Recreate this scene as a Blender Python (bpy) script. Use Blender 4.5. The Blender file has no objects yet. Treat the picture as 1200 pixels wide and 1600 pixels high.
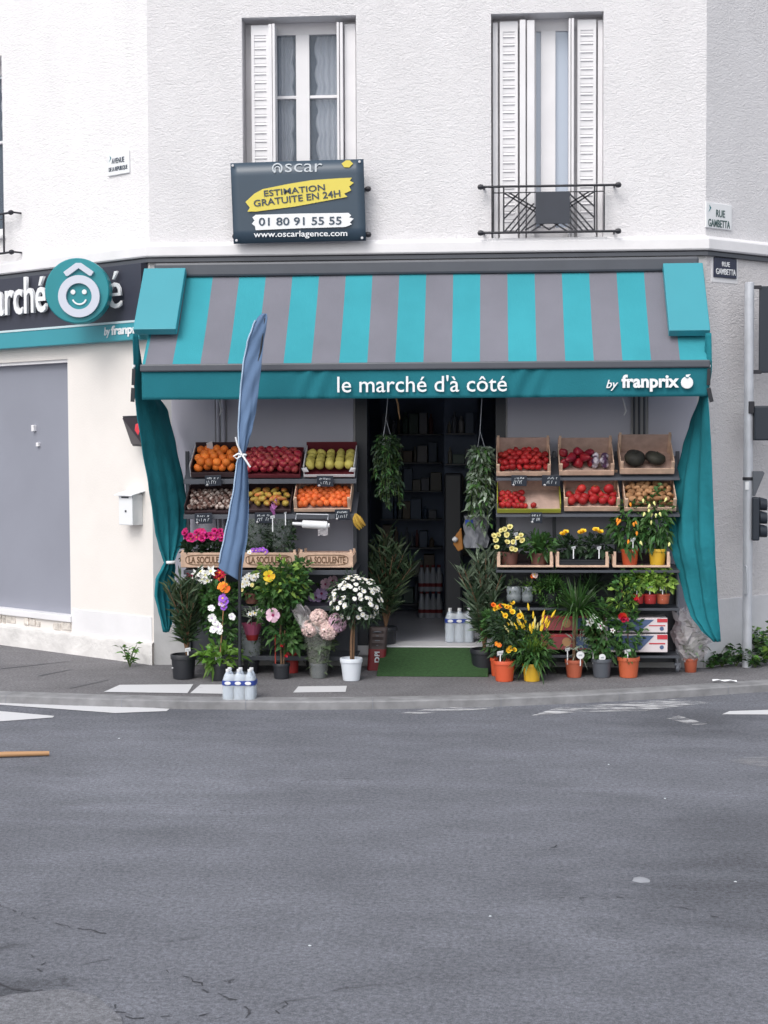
import bpy, bmesh, math, random
from mathutils import Vector, Matrix
R = math.radians
rnd = random.Random(7)
V = Vector
scn = bpy.context.scene
COL = scn.collection

# ------------------------------------------------------------ camera, sky, sun, exposure
F = 2400.0
CAM = V((0, -14.0, 2.06))
YAW, PITCH, ROLL = R(4.0), math.atan(110 / F), -0.0045
RM = Matrix.Rotation(YAW, 3, 'Z') @ Matrix.Rotation(R(90) - PITCH, 3, 'X') @ Matrix.Rotation(ROLL, 3, 'Z')
cd = bpy.data.cameras.new('camera'); cam = bpy.data.objects.new('camera', cd); COL.objects.link(cam)
cam.matrix_world = Matrix.Translation(CAM) @ RM.to_4x4()
cd.sensor_fit = 'VERTICAL'; cd.sensor_height = 36; cd.lens = F / 1600 * 36
cd.clip_start = .05; cd.clip_end = 500
scn.camera = cam

SUN_EL, SUN_AZ = R(48), math.atan2(-.42, -.91)      # azimuth measured from +Y towards +X
w = bpy.data.worlds.new("World"); scn.world = w; w.use_nodes = True
nt = w.node_tree; nt.nodes.clear()
sky = nt.nodes.new('ShaderNodeTexSky'); sky.sky_type = 'NISHITA'; sky.sun_disc = False
sky.sun_elevation = SUN_EL; sky.sun_rotation = SUN_AZ % (2 * math.pi); sky.dust_density = 3.0; sky.air_density = 1.2
hs = nt.nodes.new('ShaderNodeHueSaturation'); hs.inputs['Saturation'].default_value = .30
bg = nt.nodes.new('ShaderNodeBackground'); bg.inputs['Strength'].default_value = .15
wo = nt.nodes.new('ShaderNodeOutputWorld')
nt.links.new(sky.outputs[0], hs.inputs['Color']); nt.links.new(hs.outputs[0], bg.inputs[0]); nt.links.new(bg.outputs[0], wo.inputs[0])
sl = bpy.data.lights.new('sun', 'SUN'); sl.energy = .65; sl.angle = R(35); sl.color = (1, .97, .93)
so = bpy.data.objects.new('sun', sl); COL.objects.link(so)
sd = V((math.sin(SUN_AZ) * math.cos(SUN_EL), math.cos(SUN_AZ) * math.cos(SUN_EL), math.sin(SUN_EL)))
so.rotation_euler = sd.to_track_quat('Z', 'Y').to_euler(); so.location = (-8, -10, 15)
vs = scn.view_settings
vs.view_transform = 'Standard'; vs.look = 'None'; vs.exposure = 0.52; vs.gamma = 1.0; vs.use_curve_mapping = False
scn.cycles.use_denoising = True
scn.cycles.max_bounces = 6; scn.cycles.transparent_max_bounces = 12

# ------------------------------------------------------------ measuring helpers
def ray(px, py):
    return RM @ V(((px - 600) / F, (800 - py) / F, -1))
def at(px, py, Y):
    d = ray(px, py); return CAM + d * ((Y - CAM.y) / d.y)
def gnd(px, py, z=0.0):
    d = ray(px, py); return CAM + d * ((z - CAM.z) / d.z)
def mpp(Y): return (Y - CAM.y) / F
class Wall:
    def __init__(s, o, e):
        s.o = V((o[0], o[1], 0)); s.e = V((e[0], e[1], 0)).normalized(); s.n = V((s.e.y, -s.e.x, 0))
        if s.n.y > 0: s.n = -s.n
    def p(s, u, z, d=0.0): return s.o + s.e * u + s.n * d + V((0, 0, z))
    def hit(s, px, py, d=0.0):
        q = s.o + s.n * d; r = ray(px, py); t = (q - CAM).dot(s.n) / r.dot(s.n); h = CAM + r * t
        return (h - q).dot(s.e), h.z
XL, XR = at(237, 690, 0).x, at(1101, 690, 0).x
FW = Wall((XL, 0), (1, 0)); LW = Wall((XL, 0), (-.81, .588)); RW = Wall((XR, 0), (.755, .656))
WID = XR - XL

# ------------------------------------------------------------ materials
def lin(c):
    c = c / 255
    return c / 12.92 if c <= .04045 else ((c + .055) / 1.055) ** 2.4
def S(r, g, b, k=1.0): return (lin(r) * k, lin(g) * k, lin(b) * k)
def mat(name, col, rough=.6, var=0.0, vscale=6.0, bump=0.0, bscale=40.0, metal=0.0, spec=.5, island=0.0, trans=0.0, alpha=1.0, dist=0.0, bdist=.01, coat=0.0, sub=None, emit=0.0):
    m = bpy.data.materials.new(name); m.use_nodes = True
    n = m.node_tree.nodes; L = m.node_tree.links; b = n['Principled BSDF']
    b.inputs['Roughness'].default_value = rough; b.inputs['Metallic'].default_value = metal
    b.inputs['Specular IOR Level'].default_value = spec
    b.inputs['Transmission Weight'].default_value = trans; b.inputs['Alpha'].default_value = alpha
    b.inputs['Coat Weight'].default_value = coat
    b.inputs['Base Color'].default_value = (*col, 1)
    tc = n.new('ShaderNodeTexCoord')
    src = None
    if var or island:
        mx = n.new('ShaderNodeHueSaturation'); mx.inputs['Color'].default_value = (*col, 1)
        mr = n.new('ShaderNodeMapRange')
        if island:
            g = n.new('ShaderNodeNewGeometry'); L.new(g.outputs['Random Per Island'], mr.inputs[0])
            mr.inputs[3].default_value = 1 - island; mr.inputs[4].default_value = 1 + island
            mh = n.new('ShaderNodeMapRange'); mh.inputs[3].default_value = .475; mh.inputs[4].default_value = .515
            mm = n.new('ShaderNodeMath'); mm.operation = 'FRACT'; mu = n.new('ShaderNodeMath'); mu.operation = 'MULTIPLY'; mu.inputs[1].default_value = 7.31
            L.new(g.outputs['Random Per Island'], mu.inputs[0]); L.new(mu.outputs[0], mm.inputs[0]); L.new(mm.outputs[0], mh.inputs[0]); L.new(mh.outputs[0], mx.inputs['Hue'])
        else:
            no = n.new('ShaderNodeTexNoise'); no.inputs['Scale'].default_value = vscale; no.inputs['Detail'].default_value = 6
            L.new(tc.outputs['Object'], no.inputs['Vector']); L.new(no.outputs[0], mr.inputs[0])
            mr.inputs[1].default_value = .3; mr.inputs[2].default_value = .7
            mr.inputs[3].default_value = 1 - var; mr.inputs[4].default_value = 1 + var
        L.new(mr.outputs[0], mx.inputs['Value']); L.new(mx.outputs[0], b.inputs['Base Color']); src = mx
    if bump:
        nb = n.new('ShaderNodeTexNoise'); nb.inputs['Scale'].default_value = bscale; nb.inputs['Detail'].default_value = 5
        nb.inputs['Distortion'].default_value = dist
        bp = n.new('ShaderNodeBump'); bp.inputs['Strength'].default_value = bump; bp.inputs['Distance'].default_value = bdist
        L.new(tc.outputs['Object'], nb.inputs['Vector']); L.new(nb.outputs[0], bp.inputs['Height']); L.new(bp.outputs[0], b.inputs['Normal'])
    return m
def nodes_of(m): return m.node_tree.nodes, m.node_tree.links, m.node_tree.nodes['Principled BSDF']

def stucco(name, col, strength, scale):
    m = mat(name, col, .9, spec=.2)
    n, L, b = nodes_of(m)
    tc = n.new('ShaderNodeTexCoord'); mp = n.new('ShaderNodeMapping'); mp.inputs['Scale'].default_value = (1, 1, 1.7); mp.inputs['Rotation'].default_value = (0, R(18), 0)
    no = n.new('ShaderNodeTexNoise'); no.inputs['Scale'].default_value = scale; no.inputs['Detail'].default_value = 4; no.inputs['Distortion'].default_value = 1.6; no.inputs['Roughness'].default_value = .55
    n2 = n.new('ShaderNodeTexNoise'); n2.inputs['Scale'].default_value = scale * 5; n2.inputs['Detail'].default_value = 3
    ad = n.new('ShaderNodeMath'); ad.operation = 'MULTIPLY_ADD'; ad.inputs[1].default_value = .25
    bp = n.new('ShaderNodeBump'); bp.inputs['Strength'].default_value = strength; bp.inputs['Distance'].default_value = .03
    L.new(tc.outputs['Object'], mp.inputs[0]); L.new(mp.outputs[0], no.inputs[0]); L.new(mp.outputs[0], n2.inputs[0])
    L.new(n2.outputs[0], ad.inputs[0]); L.new(no.outputs[0], ad.inputs[2]); L.new(ad.outputs[0], bp.inputs['Height']); L.new(bp.outputs[0], b.inputs['Normal'])
    n3 = n.new('ShaderNodeTexNoise'); n3.inputs['Scale'].default_value = 1.3; n3.inputs['Roughness'].default_value = .65; n3.inputs['Detail'].default_value = 8
    mp3 = n.new('ShaderNodeMapping'); mp3.inputs['Scale'].default_value = (1.5, 1.5, .8)
    mr = n.new('ShaderNodeMapRange'); mr.inputs[1].default_value = .35; mr.inputs[2].default_value = .7; mr.inputs[3].default_value = 1.02; mr.inputs[4].default_value = .94
    h = n.new('ShaderNodeHueSaturation'); h.inputs['Color'].default_value = (*col, 1)
    L.new(tc.outputs['Object'], mp3.inputs[0]); L.new(mp3.outputs[0], n3.inputs[0]); L.new(n3.outputs[0], mr.inputs[0]); L.new(mr.outputs[0], h.inputs['Value']); L.new(h.outputs[0], b.inputs['Base Color'])
    return m
M = {}
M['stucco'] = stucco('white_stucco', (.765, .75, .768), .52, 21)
M['stucco_lit'] = stucco('white_stucco_lit', (.86, .845, .86), .5, 20)  # same white stucco, lightened to carry the stronger light on the left wall
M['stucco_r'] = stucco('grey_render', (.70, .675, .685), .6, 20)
M['cream'] = mat('cream_paint', (.80, .755, .72), .8, var=.03, vscale=2.5, bump=.15, bscale=60)
M['whitepaint'] = mat('white_paint', (.78, .77, .79), .55, var=.05, vscale=3, bump=.1, bscale=30)
M['plinth'] = mat('plinth_paint', (.60, .60, .63), .8, var=.08, vscale=3, bump=.25, bscale=30)
M['plinth_w'] = mat('white_plinth', (.70, .68, .67), .85, var=.13, vscale=4, bump=.5, bscale=18, bdist=.02)
M['stone_strip'] = mat('broken_stone', (.66, .61, .56), .9, var=.3, vscale=14, bump=.9, bscale=16, bdist=.03)
M['pier'] = mat('grey_pier', (.44, .44, .45), .8, var=.1, vscale=5, bump=.2, bscale=40)
M['panel'] = mat('grey_shop_panel', (.38, .38, .45), .5, var=.04, vscale=1.5)
M['roller'] = mat('grey_metal_door', (.27, .28, .335), .5, var=.06, vscale=1.2, bump=.05, bscale=6)
M['anth'] = mat('anthracite', (.035, .04, .055), .45, var=.08)
M['anth_l'] = mat('dark_grey_metal', (.075, .082, .10), .4, var=.06)
M['darkframe'] = mat('door_frame_dark', (.018, .022, .032), .4)
M['teal'] = mat('teal_paint', (.042, .29, .355), .42, var=.03, vscale=2)
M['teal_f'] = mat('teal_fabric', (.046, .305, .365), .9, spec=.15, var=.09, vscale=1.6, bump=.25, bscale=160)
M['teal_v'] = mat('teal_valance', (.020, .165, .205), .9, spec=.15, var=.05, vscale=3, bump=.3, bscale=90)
M['teal_c'] = mat('teal_curtain', (.020, .185, .225), .9, spec=.12, var=.12, vscale=3, bump=.55, bscale=7, bdist=.03)
M['grey_f'] = mat('grey_fabric', (.186, .186, .220), .9, spec=.15, var=.09, vscale=1.6, bump=.25, bscale=160)
M['white'] = mat('white_plastic', (.82, .83, .85), .4)
M['iron'] = mat('black_iron', (.02, .02, .028), .5)
M['board'] = mat('board_navy', (.045, .072, .105), .3, var=.1, vscale=1.5)
M['yellow'] = mat('yellow_print', (.72, .60, .10), .5)
M['galv'] = mat('galvanised_steel', (.55, .57, .62), .45, metal=.2, var=.1, vscale=7)
M['blackp'] = mat('black_plastic', (.016, .018, .024), .45)
M['signal'] = mat('dark_signal_housing', (.02, .027, .04), .5)
M['signback'] = mat('sign_back', (.10, .11, .13), .5)
M['wood'] = mat('crate_wood', (.62, .43, .32), .75, var=.18, vscale=14, bump=.3, bscale=50)
M['wood_in'] = mat('crate_wood_brown', (.46, .32, .27), .8, var=.15, vscale=14, bump=.3, bscale=50)
M['darkcrate'] = mat('dark_crate', (.05, .028, .032), .6, var=.15)
M['maroon'] = mat('maroon_card', (.11, .012, .02), .6)
M['whitecrate'] = mat('white_crate', (.6, .6, .62), .5)
M['greencrate'] = mat('lime_green_card', (.30, .31, .035), .6, var=.1)
M['steel'] = mat('rack_steel', (.06, .066, .08), .45, metal=.2, var=.1)
M['steel_l'] = mat('rack_light_steel', (.22, .235, .27), .45, metal=.2, var=.1)
M['soil'] = mat('soil', (.02, .015, .011), .95, bump=.8, bscale=60)
M['p_black'] = mat('pot_black', (.018, .020, .026), .45, var=.1)
M['p_orange'] = mat('pot_orange', (.60, .095, .035), .5, var=.06)
M['p_terra'] = mat('pot_terracotta', (.42, .10, .05), .6, var=.1)
M['p_brown'] = mat('pot_brown', (.16, .065, .05), .6, var=.1)
M['p_yellow'] = mat('pot_yellow', (.70, .42, .03), .45, var=.06)
M['p_grey'] = mat('pot_grey', (.085, .095, .115), .5, var=.06)
M['p_white'] = mat('pot_white', (.66, .70, .76), .4, var=.05)
M['p_red'] = mat('pot_red', (.38, .03, .03), .5, var=.06)
M['bark'] = mat('stem_bark', (.16, .09, .05), .85, var=.2, vscale=20)
M['gstem'] = mat('green_stem', (.07, .11, .03), .7)
M['cane'] = mat('bamboo_cane', (.45, .25, .12), .6)
def leafmat(name, c, isl=.45, rough=.45):
    c = tuple(x * 1.45 for x in c); m = mat(name, c, rough, island=isl, spec=.4); n, L, b = nodes_of(m)
    tr = n.new('ShaderNodeBsdfTranslucent'); tr.inputs[0].default_value = (c[0] * 1.2, c[1] * 1.3, c[2] * .7, 1)
    mx = n.new('ShaderNodeMixShader'); mx.inputs[0].default_value = .22
    L.new(b.outputs[0], mx.inputs[1]); L.new(tr.outputs[0], mx.inputs[2]); L.new(mx.outputs[0], n['Material Output'].inputs[0])
    return m
M['l_dark'] = leafmat('leaf_dark', (.022, .045, .022))
M['l_olive'] = leafmat('leaf_olive', (.05, .075, .04))
M['l_mid'] = leafmat('leaf_mid', (.04, .10, .028))
M['l_bright'] = leafmat('leaf_bright', (.085, .18, .03))
M['l_lime'] = leafmat('leaf_lime', (.16, .26, .05))
M['l_grey'] = leafmat('leaf_greygreen', (.10, .135, .095))
M['l_pale'] = leafmat('leaf_variegated', (.22, .27, .22))
def petal(name, c, isl=.15): return mat(name, c, .6, island=isl, spec=.2)
M['f_white'] = petal('petal_white', (.82, .82, .80), .06)
M['f_mag'] = petal('petal_magenta', (.62, .035, .20))
M['f_red'] = petal('petal_red', (.42, .012, .022))
M['f_dred'] = petal('petal_dark_red', (.17, .006, .03))
M['f_or'] = petal('petal_orange', (.85, .22, .03))
M['f_yel'] = petal('petal_yellow', (.85, .58, .04))
M['f_pyel'] = petal('petal_pale_yellow', (.80, .74, .32))
M['f_pur'] = petal('petal_purple', (.30, .10, .55))
M['f_lil'] = petal('petal_lilac', (.56, .40, .66))
M['f_pink'] = petal('petal_pink', (.66, .44, .54), .3)
M['f_ppink'] = petal('petal_pale_pink', (.74, .57, .53), .3)
M['f_brac'] = petal('bract_pink', (.38, .14, .36))
M['f_eye'] = mat('flower_eye', (.28, .02, .10), .7)
M['mat_green'] = mat('green_matting', (.032, .088, .026), .95, var=.2, vscale=40, bump=1.0, bscale=220)
M['floor_in'] = mat('shop_floor_tile', (.66, .67, .74), .3, var=.05, vscale=3)
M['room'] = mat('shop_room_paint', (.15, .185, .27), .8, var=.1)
M['flag'] = mat('blue_flag_cloth', (.122, .19, .315), .95, spec=.1, var=.10, vscale=4, bump=.2, bscale=120)
M['flag_hem'] = mat('flag_hem', (.38, .50, .66), .8)
M['film'] = mat('clear_film', (.80, .86, .92), .15, alpha=.32, bump=.5, bscale=22, spec=.7)
M['film_g'] = mat('greenish_film', (.42, .44, .40), .14, alpha=.24, bump=.9, bscale=16, bdist=.03, spec=.7, island=0)
M['film_w'] = mat('crinkled_clear_film', (.74, .70, .73), .16, alpha=.42, bump=1.0, bscale=14, bdist=.04, spec=.8)
M['water'] = mat('water_bottle_plastic', (.66, .74, .84), .12, trans=.35, spec=.6)
M['bluelabel'] = mat('blue_label', (.02, .05, .28), .5)
M['card'] = mat('slate_card', (.022, .028, .042), .5)
M['chalk'] = mat('chalk', (.62, .66, .70), .7)
M['glass'] = mat('window_glass', (.20, .25, .32), .04, spec=.9, alpha=.25)
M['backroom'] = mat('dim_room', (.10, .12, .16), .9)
M['glass_pale'] = mat('pale_window_glass', (.44, .50, .60), .08, spec=.8)
M['lace'] = mat('net_curtain', (.72, .75, .82), .9, alpha=.85, bump=.9, bscale=30)
M['led'] = mat('sign_screen', (.02, .012, .02), .3)
m_ = mat('red_led', (.3, .02, .03), .4); m_.node_tree.nodes['Principled BSDF'].inputs['Emission Color'].default_value = (.7, .05, .07, 1); m_.node_tree.nodes['Principled BSDF'].inputs['Emission Strength'].default_value = .5; M['redled'] = m_
M['coal_red'] = mat('red_paper', (.16, .012, .016), .6, var=.15)
M['coal_dark'] = mat('dark_paper', (.05, .035, .035), .6, var=.2, bump=.4, bscale=15)
M['redbox'] = mat('red_card', (.50, .035, .05), .6)
M['whitebox'] = mat('white_card', (.64, .58, .60), .6, var=.05)
M['bluebox'] = mat('blue_card', (.07, .11, .22), .6)
def fruitmat(name, c, c2=None, rough=.4, scale=8.0, obj=.24):
    m = mat(name, c, min(.7, rough + .14), spec=.35); n, L, b = nodes_of(m)
    oi = n.new('ShaderNodeObjectInfo'); tc = n.new('ShaderNodeTexCoord'); no = n.new('ShaderNodeTexNoise'); no.inputs['Scale'].default_value = scale
    ad = n.new('ShaderNodeVectorMath'); mu = n.new('ShaderNodeMath'); mu.operation = 'MULTIPLY'; mu.inputs[1].default_value = 40
    L.new(oi.outputs['Random'], mu.inputs[0]); L.new(tc.outputs['Object'], ad.inputs[0]); L.new(mu.outputs[0], ad.inputs[1]); L.new(ad.outputs[0], no.inputs['Vector'])
    rp = n.new('ShaderNodeMapRange'); rp.inputs[1].default_value = .46; rp.inputs[2].default_value = .64; L.new(no.outputs[0], rp.inputs[0])
    mx = n.new('ShaderNodeMix'); mx.data_type = 'RGBA'; mx.inputs[6].default_value = (*c, 1); mx.inputs[7].default_value = (*(c2 or c), 1); L.new(rp.outputs[0], mx.inputs[0])
    h = n.new('ShaderNodeHueSaturation'); mr = n.new('ShaderNodeMapRange'); mr.inputs[3].default_value = 1 - obj; mr.inputs[4].default_value = 1 + obj
    L.new(oi.outputs['Random'], mr.inputs[0]); L.new(mr.outputs[0], h.inputs['Value']); L.new(mx.outputs[2], h.inputs['Color']); L.new(h.outputs[0], b.inputs['Base Color'])
    nb = n.new('ShaderNodeTexNoise'); nb.inputs['Scale'].default_value = 220; bp = n.new('ShaderNodeBump'); bp.inputs['Strength'].default_value = .15; bp.inputs['Distance'].default_value = .002
    L.new(tc.outputs['Object'], nb.inputs['Vector']); L.new(nb.outputs[0], bp.inputs['Height']); L.new(bp.outputs[0], b.inputs['Normal'])
    return m
M['orange'] = fruitmat('orange_peel', (.75, .20, .03), (.66, .15, .02))
M['clem'] = fruitmat('clementine_peel', (.74, .165, .04), (.66, .12, .03))
M['apple'] = fruitmat('red_apple_skin', (.26, .012, .03), (.45, .10, .08), .3, 25)
M['pear'] = fruitmat('yellow_green_skin', (.46, .40, .10), (.38, .32, .07), .45, 20)
M['tomato'] = fruitmat('tomato_skin', (.36, .014, .018), (.44, .03, .025), .36)
M['pepper'] = fruitmat('red_pepper_skin', (.26, .012, .02), (.20, .01, .03), .25)
M['onion'] = fruitmat('purple_white_skin', (.07, .03, .08), (.6, .55, .6), .4, 16)
M['squash'] = fruitmat('dark_squash_skin', (.035, .033, .028), (.05, .048, .035), .5)
M['root'] = fruitmat('brown_root_skin', (.40, .22, .11), (.30, .14, .06), .7, 20)
M['brownf'] = fruitmat('brown_pale_skin', (.10, .05, .04), (.50, .42, .38), .5, 30)
M['mango'] = fruitmat('yellow_orange_skin', (.42, .30, .06), (.45, .12, .04), .4, 14)
M['banana'] = fruitmat('banana_skin', (.40, .25, .035), (.33, .19, .035), .6)

def ground_mat(name, col, dark, scale, bump=.6, cracks=False):
    m = mat(name, col, .92, spec=.25); n, L, b = nodes_of(m)
    tc = n.new('ShaderNodeTexCoord')
    def noise(s, d=6, dist=0, r=.55, sc=None):
        x = n.new('ShaderNodeTexNoise'); x.inputs['Scale'].default_value = s; x.inputs['Detail'].default_value = d; x.inputs['Distortion'].default_value = dist; x.inputs['Roughness'].default_value = r
        if sc:
            mp = n.new('ShaderNodeMapping'); mp.inputs['Scale'].default_value = sc; L.new(tc.outputs['Object'], mp.inputs[0]); L.new(mp.outputs[0], x.inputs['Vector'])
        else: L.new(tc.outputs['Object'], x.inputs['Vector'])
        return x
    def rng(x, a, bb, c, d):
        r = n.new('ShaderNodeMapRange'); r.inputs[1].default_value = a; r.inputs[2].default_value = bb; r.inputs[3].default_value = c; r.inputs[4].default_value = d; L.new(x, r.inputs[0]); return r.outputs[0]
    def mul(a, bb):
        r = n.new('ShaderNodeMath'); r.operation = 'MULTIPLY'; L.new(a, r.inputs[0]); L.new(bb, r.inputs[1]); return r.outputs[0]
    big = rng(noise(.55, 7, .6, .6).outputs[0], .35, .65, .90, 1.08)
    mid = rng(noise(2.2, 8, .4, .7, (.8, 1.2, 1)).outputs[0], .36, .64, .90, 1.10)
    fine = rng(noise(42, 5, 0, .8).outputs[0], .36, .64, .66, 1.34)
    grit = rng(noise(170, 3).outputs[0], .36, .64, .80, 1.20)
    val = mul(mul(big, mid), mul(fine, grit))
    hcrack = None
    if cracks:
        nv = noise(3.0, 3)
        ad = n.new('ShaderNodeVectorMath'); ad.operation = 'MULTIPLY_ADD'; ad.inputs[1].default_value = (.22, .22, 0)
        L.new(nv.outputs['Color'], ad.inputs[0]); L.new(tc.outputs['Object'], ad.inputs[2])
        vo = n.new('ShaderNodeTexVoronoi'); vo.feature = 'DISTANCE_TO_EDGE'; vo.inputs['Scale'].default_value = .95; L.new(ad.outputs[0], vo.inputs['Vector'])
        line = rng(vo.outputs['Distance'], .002, .016, 0, 1)
        mask = rng(noise(.9, 4).outputs[0], .40, .50, 0, 1)
        fm = rng(noise(6, 3).outputs[0], .46, .56, 0, 1)
        # keep cracks to the near side of the road
        sp = n.new('ShaderNodeSeparateXYZ'); L.new(tc.outputs['Object'], sp.inputs[0])
        near = mul(rng(sp.outputs['Y'], -8.2, -7.2, 1, 0.0), rng(sp.outputs['X'], -1.2, .1, 1, 0.0))
        k = mul(mul(mask, fm), near)
        inv = n.new('ShaderNodeMath'); inv.operation = 'MULTIPLY_ADD'; inv.inputs[1].default_value = -.75; inv.inputs[2].default_value = .75; L.new(line, inv.inputs[0])
        hc = mul(inv.outputs[0], k)
        one = n.new('ShaderNodeMath'); one.operation = 'SUBTRACT'; one.inputs[0].default_value = 1; L.new(hc, one.inputs[1])
        hcrack = one.outputs[0]; val = mul(val, hcrack)
        # an oily stain with its own ragged shape at the kerb side
        for c, rad, lo in (((gnd(1200, 1418, -.07)), .9, .74), (gnd(1190, 1320, -.07), 1.0, .82), (gnd(1090, 1128, -.07), .7, .70), (gnd(10, 1562, -.07), .35, .55), (gnd(260, 1105, -.07), 1.2, .86)):
            dv = n.new('ShaderNodeVectorMath'); dv.operation = 'DISTANCE'; L.new(ad.outputs[0], dv.inputs[0]); dv.inputs[1].default_value = (c[0] + .1, c[1] + .1, 0)
            val = mul(val, rng(mul(dv.outputs['Value'], rng(noise(2.6, 5, .5, .65, (.45, 1.3, 1)).outputs[0], .3, .7, .6, 1.5)), rad * .35, rad, lo, 1))
        # pale worn band across the road
        vo2 = noise(.8, 6, .5, .6, (.25, 1.6, 1)); val = mul(val, rng(vo2.outputs[0], .5, .62, .98, 1.10))
        sp2 = n.new('ShaderNodeSeparateXYZ'); L.new(ad.outputs[0], sp2.inputs[0])
        dv = n.new('ShaderNodeVectorMath'); dv.operation = 'DISTANCE'; L.new(ad.outputs[0], dv.inputs[0]); dv.inputs[1].default_value = (-1.5, -24.0, 0)
        for r0, wd_, am in ((20.6, .30, 1.13), (19.6, .12, 1.08), (17.6, .25, .92)):
            q = n.new('ShaderNodeMath'); q.operation = 'SUBTRACT'; q.inputs[1].default_value = r0; L.new(dv.outputs['Value'], q.inputs[0]); q2 = n.new('ShaderNodeMath'); q2.operation = 'ABSOLUTE'; L.new(q.outputs[0], q2.inputs[0]); val = mul(val, rng(q2.outputs[0], 0, wd_, am, 1))
    h = n.new('ShaderNodeHueSaturation'); h.inputs['Color'].default_value = (*col, 1); L.new(val, h.inputs['Value']); L.new(h.outputs[0], b.inputs['Base Color'])
    bp = n.new('ShaderNodeBump'); bp.inputs['Strength'].default_value = bump; bp.inputs['Distance'].default_value = .008
    hh = mul(fine, hcrack) if hcrack else fine
    L.new(hh, bp.inputs['Height']); L.new(bp.outputs[0], b.inputs['Normal'])
    return m
M['asphalt'] = ground_mat('asphalt', (.168, .174, .200), .5, 1, .6, True)
M['pave'] = ground_mat('pavement_asphalt', (.185, .18, .19), .5, 1, .6)
M['patch'] = ground_mat('pale_concrete_patch', (.19, .193, .212), .5, 1, .5)
M['kerb'] = mat('kerb_stone', (.24, .24, .25), .9, var=.22, vscale=7, bump=.5, bscale=40)
def worn(name, lo, hi, base=(.168, .174, .200), wh=(.62, .62, .64), sc=(2, 8, 1)):
    m = mat(name, wh, .85); n, L, b = nodes_of(m)
    tc = n.new('ShaderNodeTexCoord'); mp = n.new('ShaderNodeMapping'); mp.inputs['Scale'].default_value = sc
    no = n.new('ShaderNodeTexNoise'); no.inputs['Scale'].default_value = 3; no.inputs['Detail'].default_value = 9; no.inputs['Roughness'].default_value = .7
    mr = n.new('ShaderNodeMapRange'); mr.inputs[1].default_value = lo; mr.inputs[2].default_value = hi
    L.new(tc.outputs['Object'], mp.inputs[0]); L.new(mp.outputs[0], no.inputs[0]); L.new(no.outputs[0], mr.inputs[0])
    L.new(mr.outputs[0], b.inputs['Alpha'])
    return m
M['paint_ok'] = worn('road_paint', .28, .36)
M['paint_worn'] = worn('worn_road_paint', .44, .62, sc=(1.2, 5, 1))
M['paint_faint'] = worn('faint_road_paint', .38, .80, wh=(.34, .34, .36))

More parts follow.
